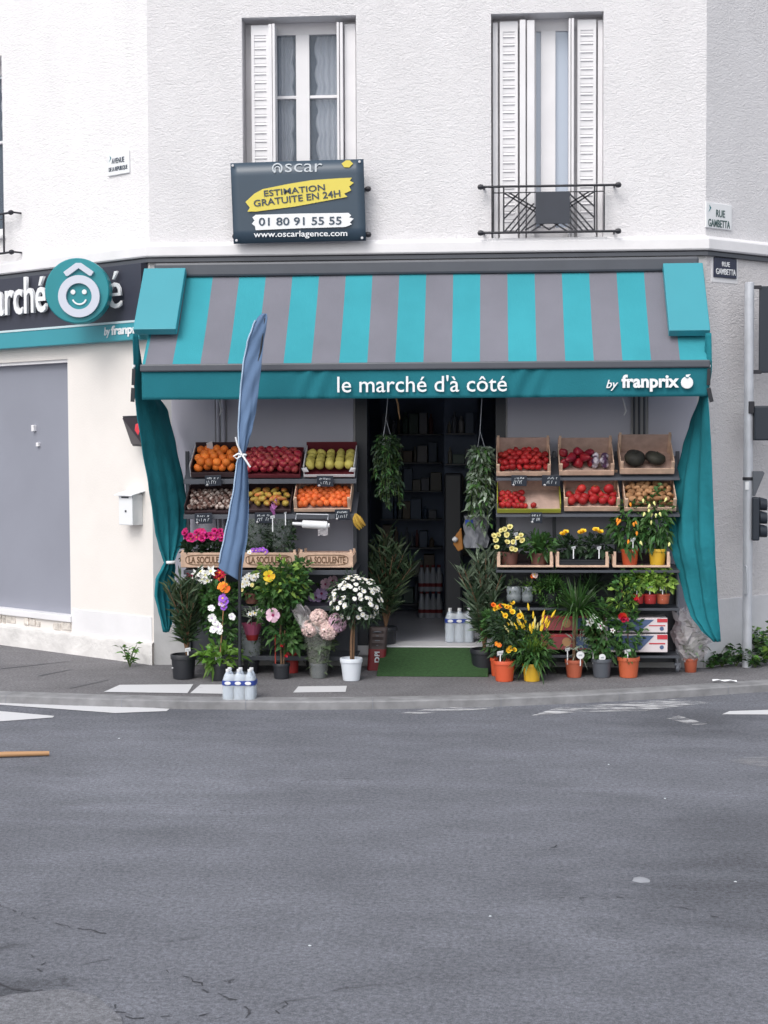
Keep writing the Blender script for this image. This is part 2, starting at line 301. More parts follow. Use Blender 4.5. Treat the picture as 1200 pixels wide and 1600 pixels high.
# ------------------------------------------------------------ mesh builder
class MB:
    def __init__(s): s.v = []; s.f = []; s.m = []; s.k = 0
    def add(s, vs, fs):
        o = len(s.v); s.v += [V(x) for x in vs]
        for f in fs: s.f.append([o + i for i in f]); s.m.append(s.k)
    def frame(s, c, ax, ay, az):     # box from centre and three half axes
        c = V(c); P = [c + ax * i + ay * j + az * k for k in (-1, 1) for j in (-1, 1) for i in (-1, 1)]
        s.add(P, [(0, 2, 3, 1), (4, 5, 7, 6), (0, 1, 5, 4), (2, 6, 7, 3), (0, 4, 6, 2), (1, 3, 7, 5)]); return s
    def box(s, x0, x1, y0, y1, z0, z1):
        return s.frame(((x0 + x1) / 2, (y0 + y1) / 2, (z0 + z1) / 2), V(((x1 - x0) / 2, 0, 0)), V((0, (y1 - y0) / 2, 0)), V((0, 0, (z1 - z0) / 2)))
    def wbox(s, W, u0, u1, z0, z1, d0, d1):   # box on a wall; d measured outwards
        return s.frame(W.p((u0 + u1) / 2, (z0 + z1) / 2, (d0 + d1) / 2), W.e * ((u1 - u0) / 2), W.n * ((d1 - d0) / 2), V((0, 0, (z1 - z0) / 2)))
    def bar(s, a, b, wx, wy, up=V((0, 0, 1))):
        a = V(a); b = V(b); d = b - a; t = d.normalized()
        x = t.cross(up)
        if x.length < 1e-4: x = t.cross(V((0, 1, 0)))
        x.normalize(); y = x.cross(t)
        return s.frame((a + b) / 2, d / 2, x * wx / 2, y * wy / 2)
    def tube(s, pts, r, n=8):
        pts = [V(p) for p in pts]; rs = r if isinstance(r, (list, tuple)) else [r] * len(pts)
        o = len(s.v); x = None
        for i, p in enumerate(pts):
            t = (pts[min(i + 1, len(pts) - 1)] - pts[max(i - 1, 0)]).normalized()
            if x is None:
                x = t.cross(V((0, 0, 1)))
                if x.length < .05: x = t.cross(V((0, 1, 0)))
            else: x = x - t * x.dot(t)
            x.normalize(); y = t.cross(x)
            for j in range(n):
                a = 2 * math.pi * j / n; s.v.append(p + (x * math.cos(a) + y * math.sin(a)) * rs[i])
        for i in range(len(pts) - 1):
            for j in range(n):
                s.f.append([o + i * n + j, o + i * n + (j + 1) % n, o + (i + 1) * n + (j + 1) % n, o + (i + 1) * n + j]); s.m.append(s.k)
        s.f.append([o + j for j in range(n)][::-1]); s.m.append(s.k)
        e = o + (len(pts) - 1) * n; s.f.append([e + j for j in range(n)]); s.m.append(s.k)
        return s
    def lathe(s, c, prof, n=20, ax=None, jit=0.0):
        c = V(c); o = len(s.v)
        X, Y, Z = (V((1, 0, 0)), V((0, 1, 0)), V((0, 0, 1))) if ax is None else ax
        for r, z in prof:
            for j in range(n):
                a = 2 * math.pi * j / n; rr = r * (1 + (rnd.uniform(-jit, jit) if jit else 0))
                s.v.append(c + X * math.cos(a) * rr + Y * math.sin(a) * rr + Z * z)
        for i in range(len(prof) - 1):
            for j in range(n):
                s.f.append([o + i * n + j, o + i * n + (j + 1) % n, o + (i + 1) * n + (j + 1) % n, o + (i + 1) * n + j]); s.m.append(s.k)
        if prof[0][0] > 1e-5: s.f.append([o + j for j in range(n)][::-1]); s.m.append(s.k)
        e = o + (len(prof) - 1) * n
        if prof[-1][0] > 1e-5: s.f.append([e + j for j in range(n)]); s.m.append(s.k)
        return s
    def prism(s, pts, ext):
        n = len(pts); ext = V(ext); P = [V(p) for p in pts]
        s.add(P + [p + ext for p in P], [tuple(range(n)), tuple(range(2 * n - 1, n - 1, -1))] + [(i, i + n, (i + 1) % n + n, (i + 1) % n) for i in range(n)]); return s
    def grid(s, rows):
        o = len(s.v); h = len(rows); w_ = len(rows[0])
        for r in rows: s.v += [V(p) for p in r]
        for i in range(h - 1):
            for j in range(w_ - 1):
                s.f.append([o + i * w_ + j, o + i * w_ + j + 1, o + (i + 1) * w_ + j + 1, o + (i + 1) * w_ + j]); s.m.append(s.k)
        return s
    def leaf(s, b, d, L, wd, droop=.25, n=None):
        b = V(b); d = V(d).normalized()
        side = d.cross(n if n is not None else V((rnd.uniform(-1, 1), rnd.uniform(-1, 1), rnd.uniform(.2, 1.2))))
        if side.length < 1e-3: side = V((1, 0, 0))
        side.normalize(); up = side.cross(d)
        if up.z < 0: up = -up; side = -side
        m = b + d * L * .5 + V((0, 0, -L * droop * .25)); t = b + d * L + V((0, 0, -L * droop))
        l = m + side * wd / 2 + up * wd * .16; r = m - side * wd / 2 + up * wd * .16
        s.add([b, l, t, r, m], [(0, 4, 1), (0, 3, 4), (1, 4, 2), (4, 3, 2)])
    def petal(s, d, L, wd, cup=.1):
        d = V(d).normalized(); side = V((0, 0, 1)).cross(d).normalized(); up = d.cross(side)
        o = V((0, 0, 0)); m = d * L * .5 - up * 0; e = d * L * .85 + up * L * cup; t = d * L + up * L * cup * 1.1
        s.add([o, m + side * wd * .36 + up * wd * .08, e + side * wd * .46 + up * wd * .06, t, e - side * wd * .46 + up * wd * .06, m - side * wd * .36 + up * wd * .08, m, e], [(0, 6, 1), (0, 5, 6), (1, 6, 7, 2), (6, 5, 4, 7), (2, 7, 3), (7, 4, 3)])
    def blade(s, b, d, L, wd, droop=.5, seg=4):
        b = V(b); d = V(d).normalized(); side = d.cross(V((0, 0, 1)))
        if side.length < 1e-3: side = V((1, 0, 0))
        side = (side.normalized() + V((rnd.uniform(-.4, .4), rnd.uniform(-.4, .4), 0))).normalized(); P = []
        for i in range(seg + 1):
            t = i / seg; p = b + d * L * t + V((0, 0, -L * droop * t * t)); ww = wd * (1 - t) ** .55 * (.55 + .9 * t if t < .5 else 1) / 2
            P += [p - side * ww, p + side * ww]
        s.add(P, [(2 * i, 2 * i + 1, 2 * i + 3, 2 * i + 2) for i in range(seg)])
    def build(s, name, mats, parent=None, smooth=None, bevel=0.0, loc=None, recalc=True):
        if not isinstance(mats, (list, tuple)): mats = [mats]
        off = wloc(parent) if parent is not None else V((0, 0, 0))
        base = V(loc) if loc is not None else (off if parent is not None else V((0, 0, 0)))
        me = bpy.data.meshes.new(name)
        me.from_pydata([tuple(p - base) for p in s.v], [], s.f)
        for m in mats: me.materials.append(M[m] if isinstance(m, str) else m)
        me.polygons.foreach_set('material_index', s.m)
        if recalc:
            bm = bmesh.new(); bm.from_mesh(me); bmesh.ops.recalc_face_normals(bm, faces=bm.faces[:]); bm.to_mesh(me); bm.free()
        if smooth is not None:
            me.polygons.foreach_set('use_smooth', [True] * len(me.polygons))
            if smooth < 180: me.set_sharp_from_angle(angle=R(smooth))
        o = bpy.data.objects.new(name, me); COL.objects.link(o)
        if parent is not None: o.parent = parent; o.location = base - off
        else: o.location = base
        if bevel:
            b = o.modifiers.new('bevel', 'BEVEL'); b.width = bevel; b.segments = 2; b.limit_method = 'ANGLE'
        return o
def wloc(o):
    p = V((0, 0, 0))
    while o is not None: p = p + o.location; o = o.parent
    return p
def thing(name, label, cat, loc, group=None):
    o = bpy.data.objects.new(name, None); COL.objects.link(o); o.location = loc; o.empty_display_size = .1
    o['label'] = label; o['category'] = cat
    if group: o['group'] = group
    return o
def tag(o, label=None, cat=None, group=None, kind=None):
    if label: o['label'] = label
    if cat: o['category'] = cat
    if group: o['group'] = group
    if kind: o['kind'] = kind
    return o
def text(name, body, parent, c, right, up, w_=None, h_=None, mt='white', depth=.003, bold=0.0, shear=0.0, space=1.0):
    cu = bpy.data.curves.new(name, 'FONT'); cu.body = body; cu.extrude = .02; cu.offset = bold; cu.shear = shear; cu.resolution_u = 3; cu.align_x = 'CENTER'; cu.space_line = .8; cu.space_character = space
    ob = bpy.data.objects.new(name, cu); COL.objects.link(ob)
    bpy.context.view_layer.update()
    me = bpy.data.meshes.new_from_object(ob.evaluated_get(bpy.context.evaluated_depsgraph_get()))
    bpy.data.objects.remove(ob); bpy.data.curves.remove(cu)
    co = [v.co.copy() for v in me.vertices]
    x0, x1 = min(p.x for p in co), max(p.x for p in co); y0, y1 = min(p.y for p in co), max(p.y for p in co)
    sx = w_ / (x1 - x0) if w_ else None; sy = h_ / (y1 - y0) if h_ else None
    sx = sx or sy; sy = sy or sx
    right = V(right).normalized(); up = V(up).normalized(); nn = right.cross(up)
    off = wloc(parent)
    for v, p in zip(me.vertices, co):
        v.co = V(c) + right * (p.x - (x0 + x1) / 2) * sx + up * (p.y - (y0 + y1) / 2) * sy + nn * (p.z / .02 * depth) - off
    me.materials.clear(); me.materials.append(M[mt]); me.name = name
    for pl in me.polygons: pl.material_index = 0
    o = bpy.data.objects.new(name, me); COL.objects.link(o); o.parent = parent
    return o
def inst(me, name, parent=None, loc=(0, 0, 0), rot=None, sc=1.0):
    o = bpy.data.objects.new(name, me); COL.objects.link(o); loc = V(loc)
    if parent is not None: o.parent = parent; loc = loc - wloc(parent)
    o.location = loc
    if rot is not None: o.rotation_mode = 'XYZ'; o.rotation_euler = rot
    o.scale = sc if isinstance(sc, (tuple, list)) else (sc,) * 3
    return o
def proto(mb, name, mats, smooth=60):
    o = mb.build(name, mats, smooth=smooth); me = o.data; bpy.data.objects.remove(o); return me

# ============================================================ THE SETTING
ROADZ = -.07
def flat(name, pts, z, m, kind='structure'):
    mb = MB(); mb.add([V((p[0], p[1], z)) for p in pts], [tuple(range(len(pts)))])
    o = mb.build(name, m, recalc=False)
    if o.data.polygons[0].normal.z < 0: o.data.flip_normals()
    return tag(o, kind=kind)
flat('road', [(-60, -60), (60, -60), (60, 60), (-60, 60)], ROADZ, 'asphalt')
kp = [gnd(x, y) for x, y in ((-150, 1076), (0, 1080), (150, 1085), (300, 1089), (450, 1090), (600, 1089), (750, 1086), (900, 1080), (1050, 1072), (1200, 1062), (1350, 1050))]
dl = (kp[0] - kp[1]).normalized(); dr = (kp[-1] - kp[-2]).normalized()
kp = [kp[0] + V((-14, 10.5, 0)), kp[0] + V((-1.2, .55, 0))] + kp + [kp[-1] + V((1.2, .7, 0)), kp[-1] + V((14, 11.5, 0))]
def offset_line(P, d):
    out = []
    for i, p in enumerate(P):
        t = (P[min(i + 1, len(P) - 1)] - P[max(i - 1, 0)]).normalized(); out.append(p + V((t.y, -t.x, 0)) * d)
    return out
flat('pavement', [(p.x, p.y) for p in kp] + [(40, 40), (-40, 40)], 0, 'pave')
ko = offset_line(kp, .16); kb = offset_line(kp, .175)
mb = MB(); mb.grid([[p + V((0, 0, -.02)) for p in kp], [p + V((0, 0, .003)) for p in kp], [p + V((0, 0, -.001)) for p in ko], [p + V((0, 0, -.012)) for p in kb], [p + V((0, 0, ROADZ - .02)) for p in kb]])
tag(mb.build('kerb', 'kerb'), kind='structure')
acc = 0
for i in range(2, len(kp) - 3):      # mortar joints between the kerb stones
    a_, b_ = kp[i], kp[i + 1]; L_ = (b_ - a_).length; t_ = (b_ - a_).normalized(); o_ = V((t_.y, -t_.x, 0))
    while acc < L_:
        p_ = a_ + t_ * acc; mb = MB(); w_ = t_ * .002
        mb.grid([[p_ - w_ + V((0, 0, .006)), p_ + w_ + V((0, 0, .006))], [p_ - w_ + o_ * .162 + V((0, 0, .004)), p_ + w_ + o_ * .162 + V((0, 0, .004))], [p_ - w_ + o_ * .179 + V((0, 0, -.012)), p_ + w_ + o_ * .179 + V((0, 0, -.012))], [p_ - w_ + o_ * .179 + V((0, 0, ROADZ)), p_ + w_ + o_ * .179 + V((0, 0, ROADZ))]])
        tag(mb.build('kerb_joint', 'steel_l', recalc=False), kind='structure'); acc += 1.0
    acc -= L_
def marking(pts, m, z, nm='road_marking'):
    P = [gnd(x, y, z) for x, y in pts]; return flat(nm, [(p.x, p.y) for p in P], z, m)
zr = ROADZ + .004
marking([(-140, 1090), (0, 1096), (135, 1100), (265, 1107.5), (260, 1111), (180, 1114), (0, 1101), (-140, 1098)], 'paint_ok', zr)
marking([(-140, 1104), (0, 1111), (85, 1118.5), (82, 1121), (0, 1127), (-140, 1136)], 'paint_ok', zr)
marking([(162, 1081), (187, 1070), (302, 1069), (293, 1083)], 'paint_ok', .004, 'pavement_marking')
marking([(297, 1083), (313, 1069.5), (350, 1069.5), (350, 1084)], 'paint_ok', .004, 'pavement_marking')
marking([(458, 1082), (466, 1072.5), (542, 1071.5), (540, 1081)], 'paint_ok', .004, 'pavement_marking')
marking([(595, 1119), (680, 1106), (775, 1101), (770, 1107), (690, 1113)], 'paint_worn', zr)
marking([(760, 1102), (840, 1094), (930, 1091), (900, 1096), (830, 1101)], 'paint_faint', zr)
marking([(830, 1118), (870, 1106), (1060, 1092), (1110, 1098), (1010, 1110), (900, 1113)], 'paint_worn', zr)
marking([(1040, 1122), (1060, 1118), (1105, 1131), (1085, 1133)], 'paint_worn', zr)
marking([(1128, 1116), (1140, 1111), (1330, 1105), (1330, 1117)], 'paint_ok', zr)
marking([(1135, 1190), (1160, 1183), (1340, 1180), (1340, 1204), (1190, 1198)], 'paint_faint', zr)
# pale concrete repair at the near left edge of the road
mb = MB(); P = [gnd(x, y, zr) for x, y in ((-60, 1572), (20, 1553), (100, 1545), (150, 1556), (190, 1590), (200, 1640), (-60, 1660))]
flat('road_patch', [(p.x, p.y) for p in P], zr, 'patch')
# cracks broken into the near road surface
CR = [((0, 1413), (20, 1422), (55, 1435), (75, 1440), (95, 1445), (155, 1457), (175, 1455), (195, 1465), (215, 1467)), ((52, 1496), (57, 1487), (63, 1480)), ((60, 1534), (66, 1518), (64, 1508), (85, 1500), (98, 1491)),
      ((237, 1500), (246, 1502), (260, 1515), (285, 1525), (315, 1535), (325, 1550), (350, 1556), (370, 1562), (382, 1572), (384, 1590)), ((165, 1560), (180, 1575), (195, 1587), (225, 1590), (240, 1585), (265, 1587)), ((445, 1564), (441, 1574), (437, 1584)), ((350, 1532), (358, 1535), (366, 1530)),
      ((-20, 1534), (0, 1538), (20, 1545), (45, 1548), (66, 1547)), ((860, 1402), (905, 1403), (950, 1402), (985, 1404)), ((345, 1266), (380, 1272), (450, 1275)), ((1050, 1417), (1075, 1420), (1110, 1431), (1150, 1433)), ((310, 1587), (325, 1583), (335, 1592), (360, 1586)), ((850, 1325), (870, 1320)), ((420, 1222), (560, 1216), (600, 1218))]
M['crack'] = mat('crack_grit', (.055, .056, .066), .95, var=.3, vscale=30)  # dark asphalt colour for the crack strips
for ci, P in enumerate(CR):
    mb = MB()
    for i in range(len(P) - 1):
        a, b = gnd(*P[i], ROADZ + .003), gnd(*P[i + 1], ROADZ + .003); n_ = max(2, int((b - a).length / .03)); t_ = (b - a).normalized(); q_ = V((-t_.y, t_.x, 0))
        pts = [a.lerp(b, j / n_) + q_ * rnd.uniform(-.02, .02) * (0 < j < n_) for j in range(n_ + 1)]
        for j in range(n_):
            if rnd.random() < (.42 if ci not in (8, 9, 13) else .6): continue
            w0_, w1_ = rnd.uniform(.001, .006), rnd.uniform(.001, .006)
            if ci == 7: w0_, w1_ = w0_ * 2.5, w1_ * 2.5
            mb.add([pts[j] - q_ * w0_, pts[j + 1] - q_ * w1_, pts[j + 1] + q_ * w1_, pts[j] + q_ * w0_], [(0, 1, 2, 3)])
    tag(mb.build('road_crack', 'crack', recalc=False), kind='structure')
# joints cut in the pavement on the side street
for i, (a, b) in enumerate((((0, 1045), (110, 1033)), ((60, 1056), (112, 1046)), ((110, 1075), (170, 1062)))):
    p, q = gnd(*a, .003), gnd(*b, .003); t = (q - p).normalized(); nrm = V((-t.y, t.x, 0)) * .012
    mb = MB(); mb.add([p - nrm, q - nrm * .6, q + nrm * .6, p + nrm], [(0, 1, 2, 3)]); tag(mb.build('pavement_joint', 'anth', recalc=False), kind='structure')

# ============================================================ THE BUILDING
TOP = 8.2
building = thing('corner_building', 'white rendered corner building with chamfered shop front and shuttered upper windows', 'building', (XL + WID / 2, 0, 0))
def wall_holes(W, u0, u1, z0, z1, holes, m, name='wall', th=.3, d=0.0):
    us = sorted({u0, u1} | {h[0] for h in holes} | {h[1] for h in holes}); zs = sorted({z0, z1} | {h[2] for h in holes} | {h[3] for h in holes})
    mb = MB()
    for i in range(len(us) - 1):
        for j in range(len(zs) - 1):
            uc, zc = (us[i] + us[i + 1]) / 2, (zs[j] + zs[j + 1]) / 2
            if any(h[0] < uc < h[1] and h[2] < zc < h[3] for h in holes): continue
            mb.add([W.p(us[i], zs[j], d), W.p(us[i + 1], zs[j], d), W.p(us[i + 1], zs[j + 1], d), W.p(us[i], zs[j + 1], d)], [(0, 1, 2, 3)])
    for h in holes:
        c = [(h[0], h[2]), (h[1], h[2]), (h[1], h[3]), (h[0], h[3])]
        for k in range(4):
            a, b = c[k], c[(k + 1) % 4]
            mb.add([W.p(*a, d), W.p(*b, d), W.p(*b, d - th), W.p(*a, d - th)], [(0, 1, 2, 3)])
    return mb.build(name, m, building)
ZC = at(668, 397, 0).z              # underside of the cornice
ZCT = at(668, 379, 0).z
hl = (FW.hit(379, 200)[0], FW.hit(557, 200)[0], ZCT + .005, FW.hit(468, 25.5)[1])
hr = (FW.hit(767.5, 200)[0], FW.hit(943, 200)[0], ZCT + .005, FW.hit(855, 19.5)[1])
wall_holes(FW, 0, WID, ZC, TOP, [hl, hr], 'stucco', 'upper_wall')
hw = (LW.hit(4, 200)[0], LW.hit(4, 200)[0] + 1.05, LW.hit(4, 372)[1], LW.hit(4, 86)[1])
wall_holes(LW, 0, 14, ZC, TOP, [hw], 'stucco_lit', 'upper_wall')
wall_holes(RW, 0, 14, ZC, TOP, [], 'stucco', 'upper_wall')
dl_ = (LW.hit(113, 760)[0], LW.hit(113, 760)[0] + 2.1, LW.hit(113, 965)[1], LW.hit(104, 560)[1])
dlh = (LW.hit(108.5, 760)[0], LW.hit(108.5, 760)[0] + 2.3, LW.hit(111, 964)[1], LW.hit(104, 561)[1])
wall_holes(LW, 0, 14, 0, ZC, [dlh], 'cream', 'lower_wall')
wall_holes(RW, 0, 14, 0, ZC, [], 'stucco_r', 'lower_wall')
SILL = .185
dh = (FW.hit(556, 800)[0], FW.hit(790, 800)[0], SILL, 2.62)
wall_holes(FW, 0, WID, 0, ZC, [dh], 'pier', 'lower_wall')
mb = MB()   # roof slab
mb.prism([LW.p(14, TOP), FW.p(0, TOP), FW.p(WID, TOP), RW.p(14, TOP)], (0, 0, .25)); mb.build('roof', 'plinth', building)
def oc(d):
    b1 = (LW.n + FW.n); b1 = b1 / b1.dot(FW.n); b2 = (RW.n + FW.n); b2 = b2 / b2.dot(FW.n)
    return [LW.p(14, 0, d), FW.p(0, 0) + b1 * d, FW.p(WID, 0) + b2 * d, RW.p(14, 0, d)]
def band(name, prof, m, idx=(0, 1, 2, 3)):
    mb = MB(); rows = []
    for d, z in prof: rows.append([oc(d)[i] + V((0, 0, z)) for i in idx])
    mb.grid(rows); return mb.build(name, m, building)
band('cornice', [(.0, ZCT + .03), (.055, ZCT), (.06, ZCT - .01), (.06, ZC + .012), (.05, ZC), (.0, ZC - .004)], 'whitepaint')
band('cornice_shadow_line', [(.004, ZC - .004), (.035, ZC - .012), (.035, ZC - .045), (.004, ZC - .05)], 'anth_l')  # dark strip that paints in the shadow line below the cornice
zp = RW.hit(1122, 937)[1]
band('plinth', [(.0, zp + .004), (.012, zp), (.012, -.02)], 'plinth', (2, 3))
zpl = .20
band('plinth', [(.0, zpl + .012), (.03, zpl), (.034, zpl - .02), (.034, -.02)], 'plinth_w', (0, 1))
# painted lower block of the side wall, broken stone course under the roller door
u0, z0 = LW.hit(247, 960); z1 = LW.hit(180, 955)[1]
MB().wbox(LW, .02, dlh[0] - .02, zpl + .01, z1 - .02, 0, .008).build('dado', 'whitepaint', building)
MB().wbox(LW, dlh[0] - .02, dlh[1], dlh[2] - .05, dlh[2] + .012, -.2, .03).build('door_sill', 'whitepaint', building, bevel=.006)
zz0, zz1 = zpl + .015, dlh[2] - .052
u = dlh[0]
while u < dlh[1]:
    w_ = rnd.uniform(.07, .2)
    if rnd.random() < .85 and u < 4.2: MB().wbox(LW, u, u + w_ - .015, zz0 + rnd.uniform(0, .02), zz1 - rnd.uniform(0, .03), -.01, rnd.uniform(.008, .022)).build('stone', 'stone_strip', building, bevel=.005)
    u += w_
# grey roller door on the side street
door = MB().wbox(LW, dlh[0] + .03, dlh[1] - .03, dlh[2] + .012, dlh[3] - .03, -.14, -.09).build('metal_door', 'roller', building)
um = LW.hit(43, 760)[0]
MB().wbox(LW, dlh[0] + .03, um, dlh[2] + .013, dlh[3] - .031, -.09, -.088).build('door_leaf', 'roller', door)
mb = MB(); a, b = LW.hit(44, 672); mb.wbox(LW, a - .02, a + .02, b - .012, b + .05, -.09, -.05)
a, b = LW.hit(50, 693); mb.wbox(LW, a - .02, a + .02, b - .03, b + .01, -.09, -.06); mb.build('handle', 'whitepaint', door, bevel=.004)
mb = MB(); mb.wbox(LW, dlh[0], dlh[0] + .03, dlh[2] + .012, dlh[3], -.16, -.02); mb.wbox(LW, dlh[0] + .03, dlh[1], dlh[3] - .03, dlh[3], -.16, -.02)
mb.build('door_frame', 'whitepaint', building)

# ------------------------------------------------------------ windows
def louvre_panel(mb, W, u0, u1, z0, z1, d, blind=False):
    fr = .028
    mb.wbox(W, u0, u0 + fr, z0, z1, d - .02, d); mb.wbox(W, u1 - fr, u1, z0, z1, d - .02, d)
    mb.wbox(W, u0 + fr, u1 - fr, z0, z0 + .06, d - .02, d); mb.wbox(W, u0 + fr, u1 - fr, z1 - .09, z1, d - .02, d)
    n = max(3, int((z1 - z0 - .15) / .075)); st = (z1 - z0 - .15) / n
    for i in range(n):
        zc = z0 + .06 + st * (i + .5)
        mb.frame(W.p((u0 + u1) / 2, zc, d - .012), W.e * ((u1 - u0) / 2 - fr), W.n * .012 + V((0, 0, -.014)), (W.n * .004 + V((0, 0, .003))) )
        mb.wbox(W, u0 + fr, u1 - fr, zc + .012, zc + st - .016, d - .012, d - .008)
def window(W, h, sashes, stiles, midz, louvres, edges, pale=False, lace=True):
    """sashes: list of (u0,u1) glass; stiles: white uprights; louvres: shutter leaves; edges: folded leaf edges"""
    u0, u1, z0, z1 = h; D = -.20
    fr = MB(); zt = z1 - .05
    g0 = min(s[0] for s in sashes); g1 = max(s[1] for s in sashes)
    fr.wbox(W, u0, u1, z1 - .11, z1, D - .06, D - .015)
    fr.wbox(W, u0, u1, z0, z0 + .14, D - .06, D)
    fr.wbox(W, u0, g0, z0 + .14, z1 - .11, D - .06, D - .01); fr.wbox(W, g1, u1, z0 + .14, z1 - .11, D - .06, D - .01)
    for a, b in stiles: fr.wbox(W, a, b, z0 + .14, z1 - .11, D - .055, D + .005)
    if midz:
        for a, b in sashes: fr.wbox(W, a, b, midz - .014, midz + .014, D - .05, D - .005)
    f = fr.build('window', 'whitepaint', building, bevel=.004)
    for a, b in sashes:
        MB().wbox(W, a, b, z0 + .14, z1 - .11, D - .04, D - .036).build('pane', 'glass_pale' if pale else 'glass', f)
    if lace:
        MB().wbox(W, u0, u1, z0, z1, D - .42, D - .40).build('room_dark_board', 'backroom', f)  # dark board standing in for the unlit room behind the panes
        zb, zt_ = z0 + .14, z1 - .11; mid_u = (sashes[0][1] + sashes[-1][0]) / 2
        for a, b in sashes:
            inner = b if abs(b - mid_u) < abs(a - mid_u) else a; outer = a if inner == b else b
            rows = []
            for i in range(61):
                z = zb + (zt_ - zb) * i / 60; sc_ = .78 + .10 * abs(math.sin(i * .42)) - .10 * (1 - i / 60)
                rows.append([W.p(outer + (inner - outer) * sc_ * t / 20, z, D - .085 + .014 * math.sin(t * 1.5 + .4 * math.sin(i * .1)) + .006 * math.sin(t * 3.7)) for t in range(21)])
            MB().grid(rows).build('net_curtain', 'lace', f, smooth=180)
    for a, b, d in louvres:
        mb = MB(); louvre_panel(mb, W, a, b, z0 + .02, zt, d); mb.build('shutter', 'whitepaint', f)
    for a, b, d0, d1 in edges:
        MB().wbox(W, a, b, z0 + .02, zt, d0, d1).build('shutter', 'whitepaint', f, bevel=.003)
    MB().wbox(W, u0 - .03, u1 + .03, z0 - .012, z0 + .02, -.28, .05).build('sill', 'whitepaint', f, bevel=.006)
    return f
def U(px, d=-.2): return FW.hit(px, 200, d)[0]
window(FW, hl, [(U(433), U(463)), (U(484), U(529))], [(U(463), U(484))], FW.hit(500, 151, -.2)[1],
       [(U(394, -.1), U(422, -.1), -.08)], [(U(422, -.1), U(427, -.1), -.18, -.04), (U(428, -.1), U(432, -.1), -.18, -.03), (U(528, -.1), U(531.5, -.1), -.18, -.03), (U(532.5, -.1), U(537, -.1), -.18, -.04), (U(539, -.1), U(557, -.1) - .004, -.13, -.10)])
window(FW, hr, [(U(838), U(845)), (U(868), U(889))], [(U(845), U(868))], None,
       [(U(781, -.1), U(809, -.1), -.08), (U(902, -.1), U(931, -.1), -.08)],
       [(U(812, -.1), U(821, -.1), -.18, -.03), (U(823, -.1), U(835, -.1), -.18, -.05), (U(888, -.1), U(891, -.1), -.18, -.02), (U(892, -.1), U(896, -.1), -.18, -.02), (U(770, -.1), U(778, -.1), -.2, -.1), (U(934, -.1), U(941.5, -.1), -.2, -.1)], pale=True, lace=False)
a = hw[0]
window(LW, hw, [(a + .12, a + .46), (a + .58, a + .93)], [(a + .46, a + .58)], LW.hit(2, 212)[1], [], [(a + .004, a + .06, -.12, -.05), (a + .07, a + .11, -.19, -.10)])
# window railings
def railing(W, u0, u1, zt, zb, d, uprights, diag=(), plate=None):
    mb = MB()
    for z in (zt, zb):
        mb.tube([W.p(u0, z, d), W.p(u1, z, d)], .011, 8)
        for u in (u0, u1):
            mb.lathe(W.p(u, z, d), [(0, -.03), (.02, -.022), (.026, 0), (.02, .022), (0, .03)], 8, ax=(W.n, V((0, 0, 1)), W.e))
            mb.bar(W.p(u + (.03 if u == u0 else -.03), z, d), W.p(u + (.03 if u == u0 else -.03), z, 0), .016, .016)
    zt2 = zt - .055; ui, uo = uprights[1], uprights[2]
    for u in uprights: mb.bar(W.p(u, zb, d), W.p(u, zt, d), .014, .014, W.n)
    mb.bar(W.p(uprights[0], zt2, d), W.p(uprights[-1], zt2, d), .008, .014, W.n)
    for (ua, za), (ub, zb_) in diag: mb.bar(W.p(ua, za, d + .002), W.p(ub, zb_, d + .002), .013, .014, W.n)
    r = mb.build('window_railing', 'iron', building, smooth=40)
    if plate:
        p = MB().wbox(W, *plate, d + .004, d + .012).build('plate', 'anth', r, bevel=.003)
    return r
dR = .10
def hz(px, py): return FW.hit(px, py, dR)
zt, zb = hz(858, 290.5)[1], hz(858, 362.5)[1]; ua = [hz(x, 300)[0] for x in (771, 787, 929, 944)]; zt2 = zt - .055
cu_, cx = (hz(858, 300)[0], None), None
uc = hz(858, 300)[0]; dg = []
H = zt2 - zb; il, ir = ua[1], ua[2]
for s, e in ((il, 1), (ir, -1)):
    for k in (0, .045):
        dg.append(((s + e * k, zt2), (s + e * (k + H * 1.62), zb + (H * .05 if k else 0))))
    for k in (0, .05, .1, .15):
        dg.append(((s + e * k, zb), (s + e * (k + H * .62), zb + H * .72)))
    dg.append(((s, zb + H * .62), (s + e * H * .4, zt2))); dg.append(((s, zb + H * .34), (s + e * H * .68, zt2)))
dg.append(((uc - .10, zb + H * .24), (uc, zb + .02))); dg.append(((uc + .10, zb + H * .24), (uc, zb + .02)))
railing(FW, hz(751, 300)[0], hz(966, 300)[0], zt, zb, dR, ua, dg, (hz(837, 0)[0], hz(891, 0)[0], zb + H * .2, zt2 + .004))
ul = [hz(x, 300)[0] for x in (385, 402, 535, 551)]
railing(FW, hz(367, 300)[0], hz(575, 300)[0], hz(470, 297)[1], hz(470, 368)[1], dR, ul, [])
q = LW.hit(17, 332, .1); q2 = LW.hit(17, 394, .1)
uu = [q[0] + k for k in (.12, .22, .34, .46, .58, .70, .82, .94, 1.06)]
railing(LW, q[0] + 1.2, q[0], q[1], q2[1], .1, [uu[0], uu[1], uu[-2], uu[-1]], [((u, q2[1]), (u, q[1])) for u in uu[2:-2]])

